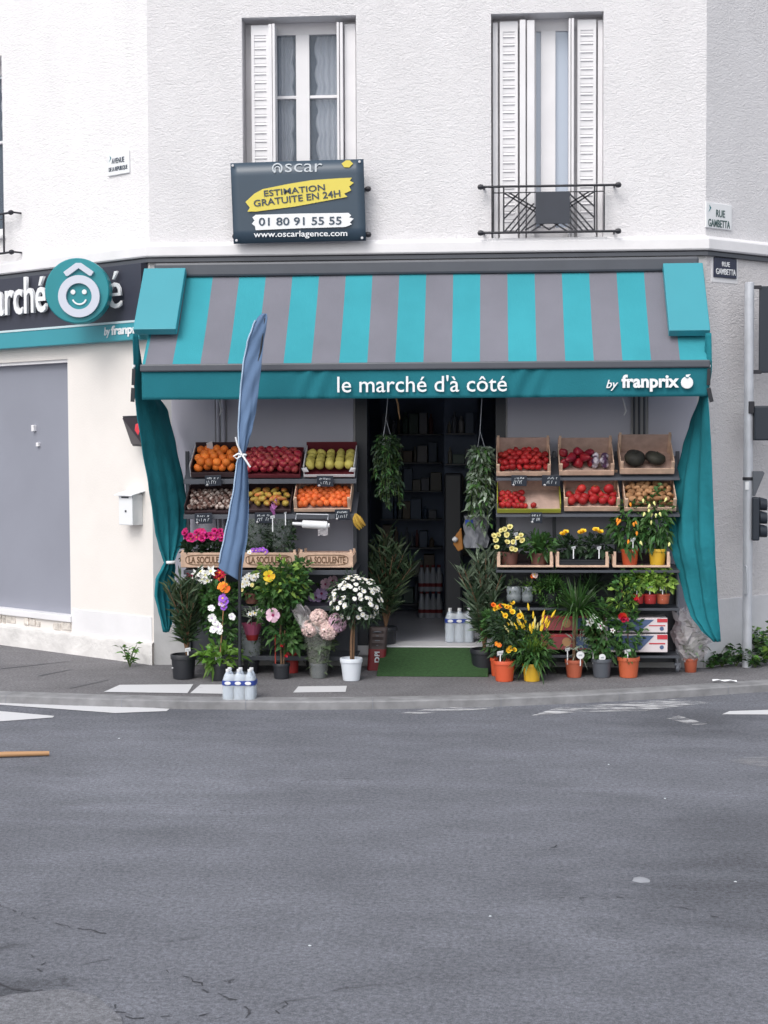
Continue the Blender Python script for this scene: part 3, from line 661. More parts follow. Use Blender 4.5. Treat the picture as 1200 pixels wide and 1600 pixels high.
# ------------------------------------------------------------ shop front panels, door frame and room
for a, b in ((270, 338), (356, 553), (793, 985), (1012, 1088)):
    MB().wbox(FW, FW.hit(a, 800)[0], FW.hit(b, 800)[0], .25, 2.62, 0, .012).build('shop_panel', 'panel', building, bevel=.003)
for px, r in ((342, .016), (350, .022), (990, .011), (998, .011), (1006, .011)):
    u = FW.hit(px, 700)[0]; MB().tube([FW.p(u, 1.0, .035), FW.p(u, 2.9, .035)], r, 10).build('wall_pipe', 'panel' if px < 500 else 'anth', building, smooth=60)
mb = MB(); x0, x1 = XL + dh[0], XL + dh[1]
mb.box(x0, x0 + .11, -.02, .26, SILL, dh[3]); mb.box(x1 - .09, x1, -.02, .26, SILL, dh[3]); mb.box(x0 + .11, x1 - .09, -.02, .26, dh[3] - .12, dh[3])
mb.build('door_frame', 'darkframe', building, bevel=.004)
mb = MB(); mb.box(x0, x1, -.03, .3, .1, SILL + .006); mb.build('doorstep', 'plinth', building, bevel=.006)
RX0, RX1, RY = x0 - .7, x1 + .5, 4.2
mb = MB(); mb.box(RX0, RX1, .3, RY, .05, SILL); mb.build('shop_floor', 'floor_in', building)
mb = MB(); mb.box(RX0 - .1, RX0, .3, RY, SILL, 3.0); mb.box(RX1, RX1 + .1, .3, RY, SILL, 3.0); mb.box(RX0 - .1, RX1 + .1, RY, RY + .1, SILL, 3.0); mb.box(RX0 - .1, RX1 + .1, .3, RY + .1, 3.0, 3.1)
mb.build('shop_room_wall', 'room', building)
# ramp of green matting
mb = MB(); g0, g1 = gnd(592, 1057), gnd(745, 1057)
yb = -.035
mb.prism([V((g0.x - .02, g0.y, .012)), V((g0.x - .02, yb, SILL - .005)), V((g0.x - .02, yb, 0)), V((g0.x - .02, g0.y, 0))], (g1.x - g0.x + .12, 0, 0))
tag(mb.build('doormat', 'mat_green', bevel=.004), 'green artificial turf mat sloping up to the shop doorway', 'mat')

# ============================================================ AWNING
YT, YF = -.22, -.87
ax0, ax1 = at(222, 570, YF).x, at(1107, 566, YF).x
azt, azb = at(668, 429, YT).z, at(668, 567, YF).z
awning = thing('awning', 'teal and grey striped shop awning with lettered front flap', 'awning', ((ax0 + ax1) / 2, 0, azb))
sw = at(661.5, 568, YF).x - at(617.5, 568, YF).x
xs = [ax0]; x = at(617.5, 568, YF).x
while x > ax0: x -= sw
k0 = round((x - at(617.5, 568, YF).x) / sw); edges = []
x += sw; k = k0 + 1
mb = MB(); slope = V((0, YF - YT, azb - azt)); nrm = V((0, slope.z, -slope.y)).normalized()
if nrm.y > 0: nrm = -nrm
cols_ = [(ax0, k0)]; kk = k0
while x < ax1 - 1e-4:
    kk += 1; cols_.append((x, kk)); x += sw
xs_ = []
for i, (q, kq) in enumerate(cols_):
    e = cols_[i + 1][0] if i + 1 < len(cols_) else ax1
    for j in range(6): xs_.append((q + (e - q) * j / 6, kq))
xs_.append((ax1, kk)); N = 14; rows = []
for i in range(N + 1):
    t = i / N; row = []
    for q, kq in xs_:
        sag = -.020 * math.sin(math.pi * t) - .004 * math.sin(q * 9 + t * 5) * t * t - .003 * math.sin(q * 2.3 - t * 8) - .004 * math.sin(q * 4.1 + 1) * math.sin(math.pi * t) - .0025 * math.sin(q * 13 + t * 3) * t
        p = V((0, YT, azt)) + slope * t + nrm * sag; row.append(V((q, p.y, p.z)))
    rows.append(row)
o_ = len(xs_)
mb.grid(rows); mb.m = [(0 if xs_[f % (o_ - 1)][1] % 2 == 0 else 1) for f in range(len(mb.f))]
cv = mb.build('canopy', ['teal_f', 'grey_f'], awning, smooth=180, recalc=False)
cz0, cz1 = at(668, 428, -.24).z, at(668, 406, -.24).z
mb = MB(); mb.box(at(241, 415, -.24).x, at(1092, 415, -.24).x, -.25, -.04, cz0, cz1); mb.build('cassette', 'anth_l', awning, bevel=.02)
bz0, bz1 = at(668, 578, YF).z, at(668, 566, YF).z
mb = MB(); mb.box(ax0 - .01, ax1 + .01, YF - .05, YF + .02, bz0, bz1); mb.build('front_bar', 'anth_l', awning, bevel=.012)
# front flap with folds
vz1, vz0 = bz0 + .004, at(668, 622, YF - .02).z
rows = []; NX = 160
for i in range(9):
    t = i / 8; row = []
    for j in range(NX + 1):
        s = j / NX; xx = ax0 + (ax1 - ax0) * s; px = 222 + 885 * s
        fold = .012 * t * math.sin(s * 21) + .006 * t * math.sin(s * 57 + 1)
        for c0 in (495, 830):
            if abs(px - c0) < 45: fold += .016 * math.sin((px - c0) * .22 + t * 4) * (1 - abs(px - c0) / 45)
        row.append(V((xx, YF - .022 + fold, vz1 + (vz0 - vz1) * t)))
    rows.append(row)
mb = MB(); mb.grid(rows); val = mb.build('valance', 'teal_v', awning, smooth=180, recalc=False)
sm = val.modifiers.new('thick', 'SOLIDIFY'); sm.thickness = .003
yv = YF - .052
def vt(body, pxa, pxb, py, **k):
    a, b = at(pxa, py, yv), at(pxb, py, yv); return text('lettering', body, val, (a + b) / 2, (1, 0, 0), (0, 0, 1), w_=b.x - a.x, **k)
vt("le marché d'à côté", 527, 792, 599.5, bold=.004, depth=.005, h_=26 * mpp(yv))
vt("by", 947, 966, 602, bold=.01, shear=.3, depth=.006)
vt("franprix", 971, 1061, 598.5, bold=.035, depth=.006)
c = at(1073.5, 598, yv); mb = MB(); mb.lathe(c, [(0, -.004), (.048, -.004), (.052, 0), (.048, .004), (0, .004)], 18, ax=(V((1, 0, 0)), V((0, 0, 1)), V((0, -1, 0))))
mb.prism([c + V((-.008, -.003, .04)), c + V((.004, -.003, .04)), c + V((.03, -.003, .072)), c + V((-.012, -.003, .066))], (0, -.004, 0)); mb.build('lettering', 'white', val)
mb = MB(); mb.prism([c + V((-.022, -.007, .05)), c + V((0, -.007, .036)), c + V((.022, -.007, .05)), c + V((0, -.007, .046))], (0, -.002, 0)); mb.build('lettering', 'teal_v', val)
# two teal end covers
sdir = slope.normalized()
for (a, b, c_, d_) in ((225, 290, 208, 273), (1036, 1098, 1046, 1112)):
    y0 = 419 if a < 500 else 411
    p0, p1 = at(a, y0, -.30), at(b, y0, -.30); L = (522 - y0) * mpp(-.5) / abs(sdir.z) * 1.0
    mb = MB(); Y1 = -.30 + sdir.y * L
    p0 = V((p0.x, p0.y, p0.z)); p1 = V((p1.x, p0.y, p0.z))
    mb.prism([p0, p1, p1 + sdir * L, p0 + sdir * L], -nrm * .075)
    mb.build('end_cover', 'teal', awning, bevel=.006)
for sx in (ax0 + .1, ax1 - .1, (ax0 + ax1) / 2):
    MB().tube([V((sx, -.06, azt - .42)), V((sx, YF + .05, azb - .02))], .018, 8).build('support_arm', 'anth_l', awning, smooth=60)
# side curtains
def interp(tab, y, k):
    for i in range(len(tab) - 1):
        a, b = tab[i], tab[i + 1]
        if a[0] <= y <= b[0]:
            t = (y - a[0]) / (b[0] - a[0]); t = t * t * (3 - 2 * t) * .5 + t * .5
            return a[k] + (b[k] - a[k]) * t
    return tab[-1][k]
def curtain(tab, folds, amp, sgn):
    rows = []; y0, y1 = tab[0][0], tab[-1][0]; n = 90
    for i in range(n + 1):
        py = y0 + (y1 - y0) * i / n; o, ii, Yo, Yi = (interp(tab, py, k) for k in (1, 2, 3, 4)); A = at(o, py, Yo); B = at(ii, py, Yi); row = []
        t = i / n; tight = interp(tab, py, 5)
        z = A.z
        for j in range(41):
            s = j / 40
            p = A.lerp(B, s); nn = V((B.y - A.y, -(B.x - A.x), 0)); nn = nn.normalized() if nn.length > 1e-5 else V((0, -1, 0))
            f = math.sin(s * folds * 6.283 + 1.3 * math.sin(t * 5) + t * 2) * .6 + math.sin(s * folds * 2.1 * 6.283 + t * 7) * .3 * tight
            p = p + nn * (amp * f * (.12 + 1.1 * tight ** 1.6)) + V((sgn * .02 * math.sin(math.pi * s) * (1 - tight), 0, 0))
            p.z = z; row.append(p)
        rows.append(row)
    mb = MB(); mb.grid(rows); o = mb.build('side_curtain', 'teal_c', awning, smooth=180, recalc=False)
    sm = o.modifiers.new('thick', 'SOLIDIFY'); sm.thickness = .003; return o
#        py  outer inner Yo   Yi   tightness
TL = [(522, 207, 215, -.86, -.70, .1), (575, 208, 222, -.90, -.62, .1), (610, 209, 243, -.90, -.36, .1), (640, 212, 262, -.88, -.12, .15), (700, 221, 275, -.86, -.14, .2), (760, 231, 287, -.84, -.2, .35), (800, 237, 292, -.82, -.25, .5), (830, 241, 289, -.8, -.35, .7), (855, 247, 281, -.76, -.5, .9), (868, 252, 274, -.72, -.6, 1),
      (880, 256, 270, -.7, -.64, 1), (886, 252, 272, -.72, -.6, 1), (905, 242, 270, -.75, -.5, 1), (930, 240, 269, -.75, -.5, 1), (955, 245, 270, -.75, -.5, 1), (975, 251, 267, -.72, -.6, 1), (988, 256, 262, -.7, -.66, 1)]
cl = curtain(TL, 3.0, .028, 1)
TR = [(520, 1111, 1104, -.86, -.8, .1), (575, 1111, 1100, -.9, -.7, .1), (620, 1105, 1093, -.88, -.4, .1), (660, 1107, 1079, -.86, -.25, .2), (700, 1109, 1068, -.84, -.25, .3), (760, 1111, 1054, -.82, -.3, .4), (810, 1113, 1047, -.8, -.35, .5), (850, 1115, 1046, -.8, -.4, .55), (872, 1116, 1052, -.78, -.45, .55), (900, 1118, 1060, -.76, -.45, .5), (935, 1120, 1068, -.72, -.5, .5), (965, 1122, 1078, -.68, -.52, .45), (985, 1124, 1094, -.64, -.56, .4), (1003, 1126, 1115, -.6, -.6, .35)]
curtain(TR, 2.4, .075, -1)
p = at(263, 879, -.72); mb = MB(); mb.lathe(p + V((0, .05, 0)), [(.05, -.012), (.056, 0), (.05, .012)], 14); mb.build('cord', 'white', cl)
for px, py in ((209, 614), (1108, 615)):     # loose straps at the ends of the bar
    mb = MB(); s = 1 if px < 500 else 1
    a = at(px, 572, YF - .03); mb.lathe(a, [(0, -.012), (.012, -.01), (.014, .01), (0, .012)], 10); mb.build('bolt', 'white', awning)
    mb = MB(); b = at(px - 1, 602, YF - .05); mb.bar(at(px, 576, YF - .05), b, .03, .008, V((0, 1, 0))); b2 = at(px - (2 if px < 500 else -4), 628, YF - .05); mb.bar(at(px - 1, 606, YF - .05), b2, .035, .01, V((0, 1, 0))); mb.build('strap', 'blackp', awning, bevel=.003)

# ============================================================ SIGNS ON THE BUILDING
zz = {k: LW.hit(110, v, .1)[1] for k, v in dict(t=424, m=512, b=538).items()}
zz['t'] = LW.hit(110, 423, .1)[1]
sign = thing('fascia_sign', 'long dark shop fascia sign with white letters on the side street wall', 'shop sign', LW.p(1, zz['b'], 0))
MB().wbox(LW, .02, 6.5, zz['m'], zz['t'], .004, .09).build('sign_panel', mat('fascia_slate', (.036, .039, .060), .5, var=.05), sign, bevel=.004)
MB().wbox(LW, .02, 6.5, zz['b'], zz['m'], .004, .12).build('lower_strip', 'teal', sign, bevel=.006)
MB().wbox(LW, .02, 6.5, zz['m'], zz['m'] + .02, .09, .125).build('edge_strip', mat('pale_edge', (.55, .68, .72), .4), sign)
LR = -LW.e     # reading direction of the side wall
def lt(body, pxa, pxb, py0, py1, d, **k):
    ua, z_ = LW.hit(pxa, (py0 + py1) / 2, d); ub, _ = LW.hit(pxb, (py0 + py1) / 2, d); _, za = LW.hit((pxa + pxb) / 2, py0, d); _, zb_ = LW.hit((pxa + pxb) / 2, py1, d)
    return text('lettering', body, sign, LW.p((ua + ub) / 2, (za + zb_) / 2, d), LR, (0, 0, 1), w_=ua - ub, h_=za - zb_, **k)
lt("le marché", -66, 73, 437, 494, .13, bold=.012, depth=.015)
lt("d'à côt", 80, 160, 424, 486, .12, bold=.01, depth=.012)
lt("é", 169, 190, 424, 482, .13, bold=-.004, depth=.010)
lt("by", 163, 172, 511, 528, .124, shear=.2, depth=.004, bold=.01)
lt("franprix", 174, 226, 507, 526, .124, bold=.03, depth=.004)
# round projecting sign
c = at(122, 455, -.05); fwd = (CAM - c); fwd.z = 0; fwd.normalize()
fwd = (Matrix.Rotation(R(-14), 3, 'Z') @ fwd)
sx_ = V((-fwd.y, fwd.x, 0)); up = V((0, 0, 1)); k = mpp(-.05)
disc = thing('projecting_sign', 'round teal projecting sign with white smiling face under a circumflex', 'shop sign', c)
rr = 51.5 * k
MB().lathe(c - fwd * .09, [(0, 0), (rr * .97, 0), (rr, .01), (rr, .12), (rr * .97, .13), (0, .13)], 48, ax=(sx_, up, fwd)).build('sign_disc', mat('teal_sign_face', (.010, .235, .275), .4, var=.03), disc, smooth=40)
fc = c + fwd * .04
def ring(cx, cy, r0, r1, mt, name, h=.03, n=40, a0=0, a1=360):
    cc = fc + sx_ * cx * k + up * cy * k; mb = MB()
    full = a1 - a0 >= 360; P = []
    for i in range(n + (0 if full else 1)):
        a = R(a0 + (a1 - a0) * i / n); e = sx_ * math.cos(a) + up * math.sin(a)
        P.append([cc + e * r0 * k, cc + e * r1 * k, cc + e * r1 * k + fwd * h, cc + e * r0 * k + fwd * h])
    m_ = len(P)
    for i in range(m_ if full else m_ - 1):
        A, B = P[i], P[(i + 1) % m_]
        for q in range(4): mb.add([A[q], B[q], B[(q + 1) % 4], A[(q + 1) % 4]], [(0, 1, 2, 3)])
    if not full:
        mb.add(P[0], [(0, 1, 2, 3)]); mb.add(P[-1], [(0, 1, 2, 3)])
    return mb.build(name, mt, disc)
lg = mat('sign_white', (.60, .63, .72), .4)
ring(4, -9, 20.5, 33, lg, 'letter')
ring(4, -10, 10, 12.5, 'white', 'smile', .012, 20, 200, 340)
for ex in (-6, 12):
    MB().lathe(fc + sx_ * ex * k + up * (-2) * k, [(0, 0), (3.8 * k, 0), (3.8 * k, .012), (0, .013)], 14, ax=(sx_, up, fwd)).build('eye', 'white', disc)
mb = MB()
for s in (-1, 1):
    mb.prism([fc + sx_ * (4 + s * a) * k + up * b * k for a, b in ((0, 43), (4, 43), (24, 29), (20, 23), (17, 23), (0, 35))], fwd * .03)
mb.build('circumflex', lg, disc)
w0 = LW.hit(122, 455)[0]; MB().bar(c - fwd * .08, LW.p(w0, c.z, 0), .05, .05).build('bracket', 'anth_l', disc)

# street name plates
def plate(W, pts, label, face, ink, lines, green=False):
    (x0, y0), (x1, y1) = pts; ua, za = W.hit(x0, y0); ub, zb_ = W.hit(x1, y1); u0, u1 = min(ua, ub), max(ua, ub)
    zc = W.hit((x0 + x1) / 2, (y0 + y1) / 2)[1]; hh = (y1 - y0) * mpp(0) * 1.02; z0, z1 = zc - hh / 2, zc + hh / 2
    t = thing('street_name_plate', label, 'street sign', W.p((u0 + u1) / 2, z0))
    MB().wbox(W, u0, u1, z0, z1, .001, .018).build('plate', face, t, bevel=.005)
    rt = W.e if W is not LW else -W.e; w_ = u1 - u0
    for body, fz, fw, fh in lines:
        text('lettering', body, t, W.p((u0 + u1) / 2 + (w_ * .05 if fw < .4 and green else 0), z0 + hh * fz, .02), rt, (0, 0, 1), w_=w_ * fw, h_=hh * fh, mt=ink, depth=.002, bold=.01)
    if green:
        uc_ = u0 + w_ * .14 if W is not LW else u1 - w_ * .14
        mb = MB(); mb.prism([W.p(uc_ + rt.dot(W.e) * a * w_, z0 + hh * b, .019) for a, b in ((-.02, .9), (.05, .78), (-.05, .62), (0, .76))], W.n * .002); mb.build('emblem', 'teal_c', t)
    return t
M['navyplate'] = mat('navy_enamel', (.02, .025, .06), .3); M['ink'] = mat('dark_ink', (.05, .07, .10), .6); M['greenink'] = mat('green_grey_ink', (.07, .12, .12), .6)
plate(LW, ((170, 238), (204, 273)), 'white street name plate on the side street wall left of the corner', 'white', 'ink', [('AVENUE', .63, .58, .24), ('DE LA REPUBLIQUE', .26, .86, .22)], True)
plate(RW, ((1101, 319), (1141, 357)), 'white street name plate reading RUE GAMBETTA above the cornice', 'white', 'greenink', [('RUE', .60, .34, .28), ('GAMBETTA', .20, .84, .30)], True)
t_ = plate(RW, ((1114, 404), (1149, 434)), 'dark blue enamel street name plate below the cornice', 'navyplate', 'white', [('RUE', .68, .34, .24), ('GAMBETTA', .30, .88, .30)])
ua, ub = RW.hit(1111, 420)[0], RW.hit(1152, 420)[0]; zc = RW.hit(1131, 421)[1]
MB().wbox(RW, ua, ub, zc - .12, zc + .12, 0, .0045).build('surround', 'whitepaint', t_)
# illuminated box sign seen at a slant behind the awning
pl = [at(191, 650, -.02), at(219, 649, -.35), at(227, 698, -.35), at(207, 697, -.02)]
t = thing('display_sign', 'dark slanted box sign with a red light beside the teal curtain', 'sign', pl[3])
MB().prism(pl, (.05, .04, 0)).build('casing', 'blackp', t, bevel=.004)
pc = sum(pl, V((0, 0, 0))) / 4; MB().prism([pc + (q - pc) * .86 + V((-.012, -.012, 0)) for q in pl], (.006, .006, 0)).build('screen', 'led', t)
pr = [at(212, 663, -.40), at(217, 661, -.42), at(219, 672, -.42), at(216, 680, -.41), at(211, 672, -.40)]
MB().prism([q + V((0, -.01, 0)) for q in pr], (0, .004, 0)).build('light', 'redled', t)
# letter box
ua = LW.hit(229, 795)[0]; ub = LW.hit(200, 795)[0]; z0 = LW.hit(222, 820)[1]; z1 = LW.hit(214, 772)[1]
t = thing('letter_box', 'white metal letter box fixed to the cream side wall', 'letter box', LW.p(ua, z0))
mb = MB(); mb.wbox(LW, ua + .05, ub - .02, z0, z1, .0, .13); mb.build('casing', 'white', t, bevel=.006)
mb = MB(); mb.frame(LW.p((ua + ub) / 2 + .015, z1 + .012, .075), LW.e * ((ub - ua) / 2), LW.n * .085 + V((0, 0, -.02)), V((0, 0, .006))); mb.build('lid', 'white', t, bevel=.003)
mb = MB(); mb.wbox(LW, ua + .1, ub - .06, z1 - .035, z1 - .02, .13, .132); mb.wbox(LW, (ua + ub) / 2, (ua + ub) / 2 + .02, z0 + .12, z0 + .14, .13, .134); mb.build('slot', 'anth', t)

# estate agent board hung on the railing
bp = [at(360, 255, -.17), at(568, 248.5, -.17), at(572, 376, -.15), at(365, 381, -.15)]
bx = ((bp[1] - bp[0]) + (bp[2] - bp[3])).normalized(); bz = ((bp[0] - bp[3]) + (bp[1] - bp[2])).normalized(); bn = bx.cross(bz).normalized()
board = thing('agency_board', 'dark blue estate agency board with yellow brush stroke on the window railing', 'sign', (bp[2] + bp[3]) / 2)
rows = []
for i in range(7):
    rows.append([bp[0].lerp(bp[1], j / 16).lerp(bp[3].lerp(bp[2], j / 16), i / 6) + bn * (.012 * math.sin(math.pi * j / 16)) for j in range(17)])
mb = MB(); mb.grid(rows); o = mb.build('panel', 'board', board, smooth=20); sm = o.modifiers.new('t', 'SOLIDIFY'); sm.thickness = .008; sm.offset = 1 if False else -1
def bpnt(px, py, d=.02):
    return at(px, py, -.16) + bn * d
def bpoly(name, pts, mt, d=.018): MB().prism([bpnt(x, y, d) for x, y in pts], bn * .002).build(name, mt, board)
bpoly('brush_stroke', [(384, 316), (398, 303), (411, 296), (450, 288), (487, 282), (530, 279), (550, 278), (547, 283), (553, 286), (546, 292), (549, 298), (538, 303), (543, 308), (505, 315), (462, 323), (400, 331), (387, 331), (391, 325)], 'yellow')
bpoly('brush_stroke', [(395, 340), (400, 336), (470, 334), (545, 333), (549, 337), (546, 340), (553, 342), (547, 348), (550, 351), (540, 355), (470, 357), (400, 360), (399, 354), (394, 350), (398, 345)], 'white')
bpoly('badge', [(534, 256), (541, 251), (547, 251), (552, 256), (546, 262), (538, 262)], 'yellow')
def bt(body, pxa, pxb, py, h, tilt=0, **k):
    a, b = bpnt(pxa, py, .024), bpnt(pxb, py - tilt, .024); r = (b - a).normalized()
    text('lettering', body, board, (a + b) / 2, r, bn.cross(r), w_=(b - a).length, h_=h * mpp(-.16), depth=.002, **k)
bt('scar', 446, 504, 263, 13, .5, bold=-.005, mt='chalk'); bt('ESTIMATION', 413, 508, 303, 9.5, 10, mt='ink', bold=.012); bt('GRATUITE EN 24H', 397, 532, 318.5, 10.5, 16, mt='ink', bold=.012)
bt('01 80 91 55 55', 405, 534, 347, 12.5, 2, mt='board', bold=.01); bt('www.oscarlagence.com', 397, 543, 368, 12, 2, mt='white', bold=.012)
oc_ = bpnt(434, 264, .022); mb = MB(); P = [oc_ + (bx * math.cos(R(a)) + bz * math.sin(R(a))) * .042 for a in range(-60, 241, 20)]; mb.tube(P, .008, 6)
mb.tube([oc_ + bx * -.02 - bz * .03, oc_ + bx * -.02 + bz * .008, oc_ + bz * .018, oc_ + bx * .02 + bz * .008, oc_ + bx * .02 - bz * .03], .007, 6); mb.build('logo', 'chalk', board)
mb = MB()
for x, y in ((364, 259), (562, 253), (566, 372), (370, 376)): mb.lathe(bpnt(x, y, .016), [(.012, 0), (.012, .005), (0, .007)], 8, ax=(bx, bz, bn))
mb.build('eyelet', 'whitecrate', board)

# ============================================================ TRAFFIC SIGNAL POLE
pb = V((at(1168, 900, .06).x, .06, 0)); ptop = at(1168, 441, .06).z
pole = thing('traffic_signal_pole', 'galvanised traffic signal pole with dark signal heads by the grey corner wall', 'traffic signal', pb)
MB().lathe(pb, [(.043, 0), (.043, ptop - .01), (.03, ptop), (0, ptop)], 20).build('pole', 'galv', pole, smooth=50)
def pxz(px, py, Y=.06): return at(px, py, Y)
MB().lathe(V((pb.x, pb.y, pxz(1168, 748).z)), [(.045, -.015), (.05, -.012), (.05, .012), (.045, .015)], 18).build('clamp', 'iron', pole)
hA, hB = pxz(1163, 883), pxz(1163, 928)
MB().tube([hA + V((0, -.043, 0)), hA + V((.01, -.08, -.01)), hB + V((.01, -.08, .01)), hB + V((0, -.043, 0))], .007, 8).build('grab_handle', 'galv', pole, smooth=60)
def sgn(name, a, b, Y0, Y1, mt, bev=.008):
    p, q = at(a[0], a[1], Y0), at(b[0], b[1], Y0); return MB().box(p.x, q.x, Y0, Y1, q.z, p.z).build(name, mt, pole, bevel=bev)
sgn('sign_panel', (1187, 447), (1245, 582), .05, .09, 'signal'); sgn('bracket', (1172, 446), (1190, 451), .04, .08, 'iron', .002); sgn('bracket', (1174, 578), (1190, 584), .04, .08, 'iron', .002)
sgn('signal_head', (1179, 634), (1240, 688), -.02, .14, 'signal', .015); sgn('bracket', (1170, 627), (1179, 646), .0, .12, 'iron', .006)
mb = MB(); mb.prism([at(1176.5, 736, .0), at(1192, 736, .0), at(1195, 739, .0), at(1180, 775, .0), at(1176.5, 775, 0)], (0, .03, 0)); mb.build('sign_panel', 'signback', pole, bevel=.004)
h = sgn('signal_head', (1176, 777), (1187, 845), -.02, .14, 'signal', .012)
for py in (787, 808, 829):
    p = at(1186.5, py, .06); mb = MB(); mb.lathe(p, [(.058, 0), (.06, .0), (.052, .065), (.046, .065), (.05, .0)], 16, ax=(V((0, 1, 0)), V((0, 0, 1)), V((1, 0, -.15)))); mb.build('visor', 'signal', h, smooth=50)
a = at(1167, 760, .0); MB().box(a.x - .012, a.x + .02, .012, .016, a.z - .03, a.z + .04).build('sticker', 'white', pole)

# ============================================================ FLAG
fl = gnd(375, 1076)
YFL = fl.y
flag = thing('beach_flag', 'furled blue feather flag tied with a white cord in front of the oranges', 'flag', fl)
def fp(px, py, d=0): return at(px, py, YFL + d)
MB().tube([V((fl.x, fl.y, 0)), fp(374.5, 905), fp(380, 715), fp(392, 620), fp(407, 550), fp(414, 497)], [.014, .013, .011, .01, .008, .005], 8).build('pole', 'blackp', flag, smooth=60)
MB().lathe(V((fl.x, fl.y, 0)), [(.11, 0), (.11, .012), (.03, .018), (.02, .10), (.014, .11)], 16).build('base', 'blackp', flag, smooth=40)
FT = [(490, 409, 417, 0), (496, 402, 418, 0), (510, 396, 416, 0), (535, 387.5, 412, 0), (570, 381, 408.5, .1), (610, 377, 404, .15), (640, 375, 400.5, .3), (668, 373.5, 395, .6), (690, 374, 389, .9), (708, 375.5, 383.5, 1), (713, 374.5, 384, 1), (725, 371, 386.5, .9), (760, 367, 388.5, .8), (800, 359.5, 389, .7), (840, 351.5, 387, .6), (870, 345, 382, .5), (887, 341.5, 379, .45), (910, 341, 377, .4)]
def flagrow(py, n=44):
    l, r, tg = (interp(FT, py, k) for k in (1, 2, 3)); row = []
    for j in range(n + 1):
        s = j / n; px = l + (r - l) * s
        yy = py
        if py > 887: yy = 887 + (py - 887) * s
        lo = py > 708
        u = s ** 1.25 if lo else s
        d = -.022 * tg * math.sin(u * (2.3 if lo else 1.4) * 6.283 + py * .006) * (.35 + .65 * s) - .008 * tg * math.sin(u * 23 + py * .011) * s
        d += -.006 * math.sin(py * .05 + s * 4) * s - .006 * math.sin(py * .11 + s * 9) * (0 if lo else 1)
        d += -.045 * math.sin(math.pi * s) * min(1, tg + .1)
        row.append(fp(px, yy, d))
    return row
mb = MB(); rows = [flagrow(490 + (910 - 490) * i / 120) for i in range(121)]
mb.grid(rows); o = mb.build('flag_cloth', 'flag', flag, smooth=180, recalc=False); sm = o.modifiers.new('t', 'SOLIDIFY'); sm.thickness = .003
hem = [r[0] + V((-.004, -.012, 0)) for r in rows[3:112]]
MB().tube(hem, .0075, 6).build('hem', 'flag_hem', o, smooth=90)
mb = MB(); kc = fp(379.5, 711, -.03)
mb.lathe(kc, [(.028, -.012), (.036, 0), (.028, .012)], 12); mb.tube([kc + V((0, -.03, 0)), fp(370, 717, -.07), fp(365, 713, -.075), fp(372, 709, -.07), kc + V((0, -.035, 0))], .009, 6)
mb.tube([kc + V((0, -.035, 0)), fp(371, 695, -.07), fp(368, 683, -.07)], .008, 6); mb.tube([kc + V((0, -.035, 0)), fp(386, 722, -.075), fp(391, 730, -.07)], .008, 6); mb.build('cord', 'white', flag, smooth=60)

# ============================================================ WATER BOTTLES
def bottle_mesh():
    mb = MB(); r = .042
    mb.lathe((0, 0, 0), [(.03, 0), (r, .012), (r, .06), (r * .94, .075), (r, .09), (r, .14), (r * .94, .155), (r, .17), (r, .19), (r * .98, .215), (.030, .262), (.017, .285), (.0145, .30), (.0145, .303)], 16)
    return proto(mb, 'bottle', ['water'], 60)
B_ME = bottle_mesh()
mb = MB(); mb.lathe((0, 0, 0), [(.016, .29), (.017, .292), (.017, .310), (0, .312)], 12); CAP_ME = proto(mb, 'cap', ['white'])
mb = MB(); mb.lathe((0, 0, 0), [(.0428, .178), (.0432, .18), (.0432, .212), (.0428, .214)], 16); BAND_ME = proto(mb, 'label', ['bluelabel'])
mb = MB(); mb.lathe((0, 0, 0), [(.0, 0), (.018, 0), (.014, .003), (0, .004)], 10, ax=(V((1, 0, 0)), V((0, 0, .7)), V((0, -1, 0)))); OVAL_ME = proto(mb, 'label_oval', ['white'])
def water_pack(loc, label, rot=0.0):
    t = thing('water_pack', label, 'water bottles', loc)
    for i in range(3):
        for j in range(2):
            o = V((( i - 1) * .0885, (j - .5) * .0885, 0)); b = inst(B_ME, 'bottle', t, V(loc) + o)
            inst(CAP_ME, 'cap', b, V(loc) + o); l = inst(BAND_ME, 'label', b, V(loc) + o)
            if j == 0: inst(OVAL_ME, 'label_oval', b, V(loc) + o + V((.0, -.0432, .195)))
    mb = MB(); P = []
    for z, k in ((.004, 1), (.21, 1.005), (.245, .93), (.272, .80)):
        row = []
        for a in range(33):
            an = 2 * math.pi * a / 32; cx, cy = math.cos(an), math.sin(an)
            ex = .136 * k * math.copysign(abs(cx) ** .35, cx); ey = .092 * k * math.copysign(abs(cy) ** .45, cy); row.append(V(loc) + V((ex, ey, z)))
        P.append(row)
    mb.grid(P); mb.build('shrink_wrap', 'film', t, smooth=60, recalc=False)
    def ringrow(z, k): return [V(loc) + V((.1375 * k * math.copysign(abs(math.cos(a * .19635)) ** .35, math.cos(a * .19635)), .0935 * k * math.copysign(abs(math.sin(a * .19635)) ** .45, math.sin(a * .19635)), z)) for a in range(33)]
    mb = MB(); mb.grid([ringrow(.185, 1.004), ringrow(.208, 1.003), ringrow(.222, .99)]); mb.build('printed_band', 'bluelabel', t, smooth=60, recalc=False)
    for i in range(3):
        mb = MB(); mb.lathe(V(loc) + V(((i - 1) * .082, -.0955, .203)), [(0, 0), (.026, 0), (.024, .002), (0, .003)], 14, ax=(V((1, 0, 0)), V((0, 0, .55)), V((0, -1, 0)))); mb.build('band_oval', 'white', t)
    return t
g = gnd(374, 1105, ROADZ); water_pack((g.x, g.y + .03, ROADZ), 'pack of water bottles standing on the road by the kerb')
g = at(718, 1003, .3); water_pack((g.x, .28, SILL + .007), 'upper water pack stacked just inside the doorway'.replace('upper water pack stacked', 'pack of water bottles'))
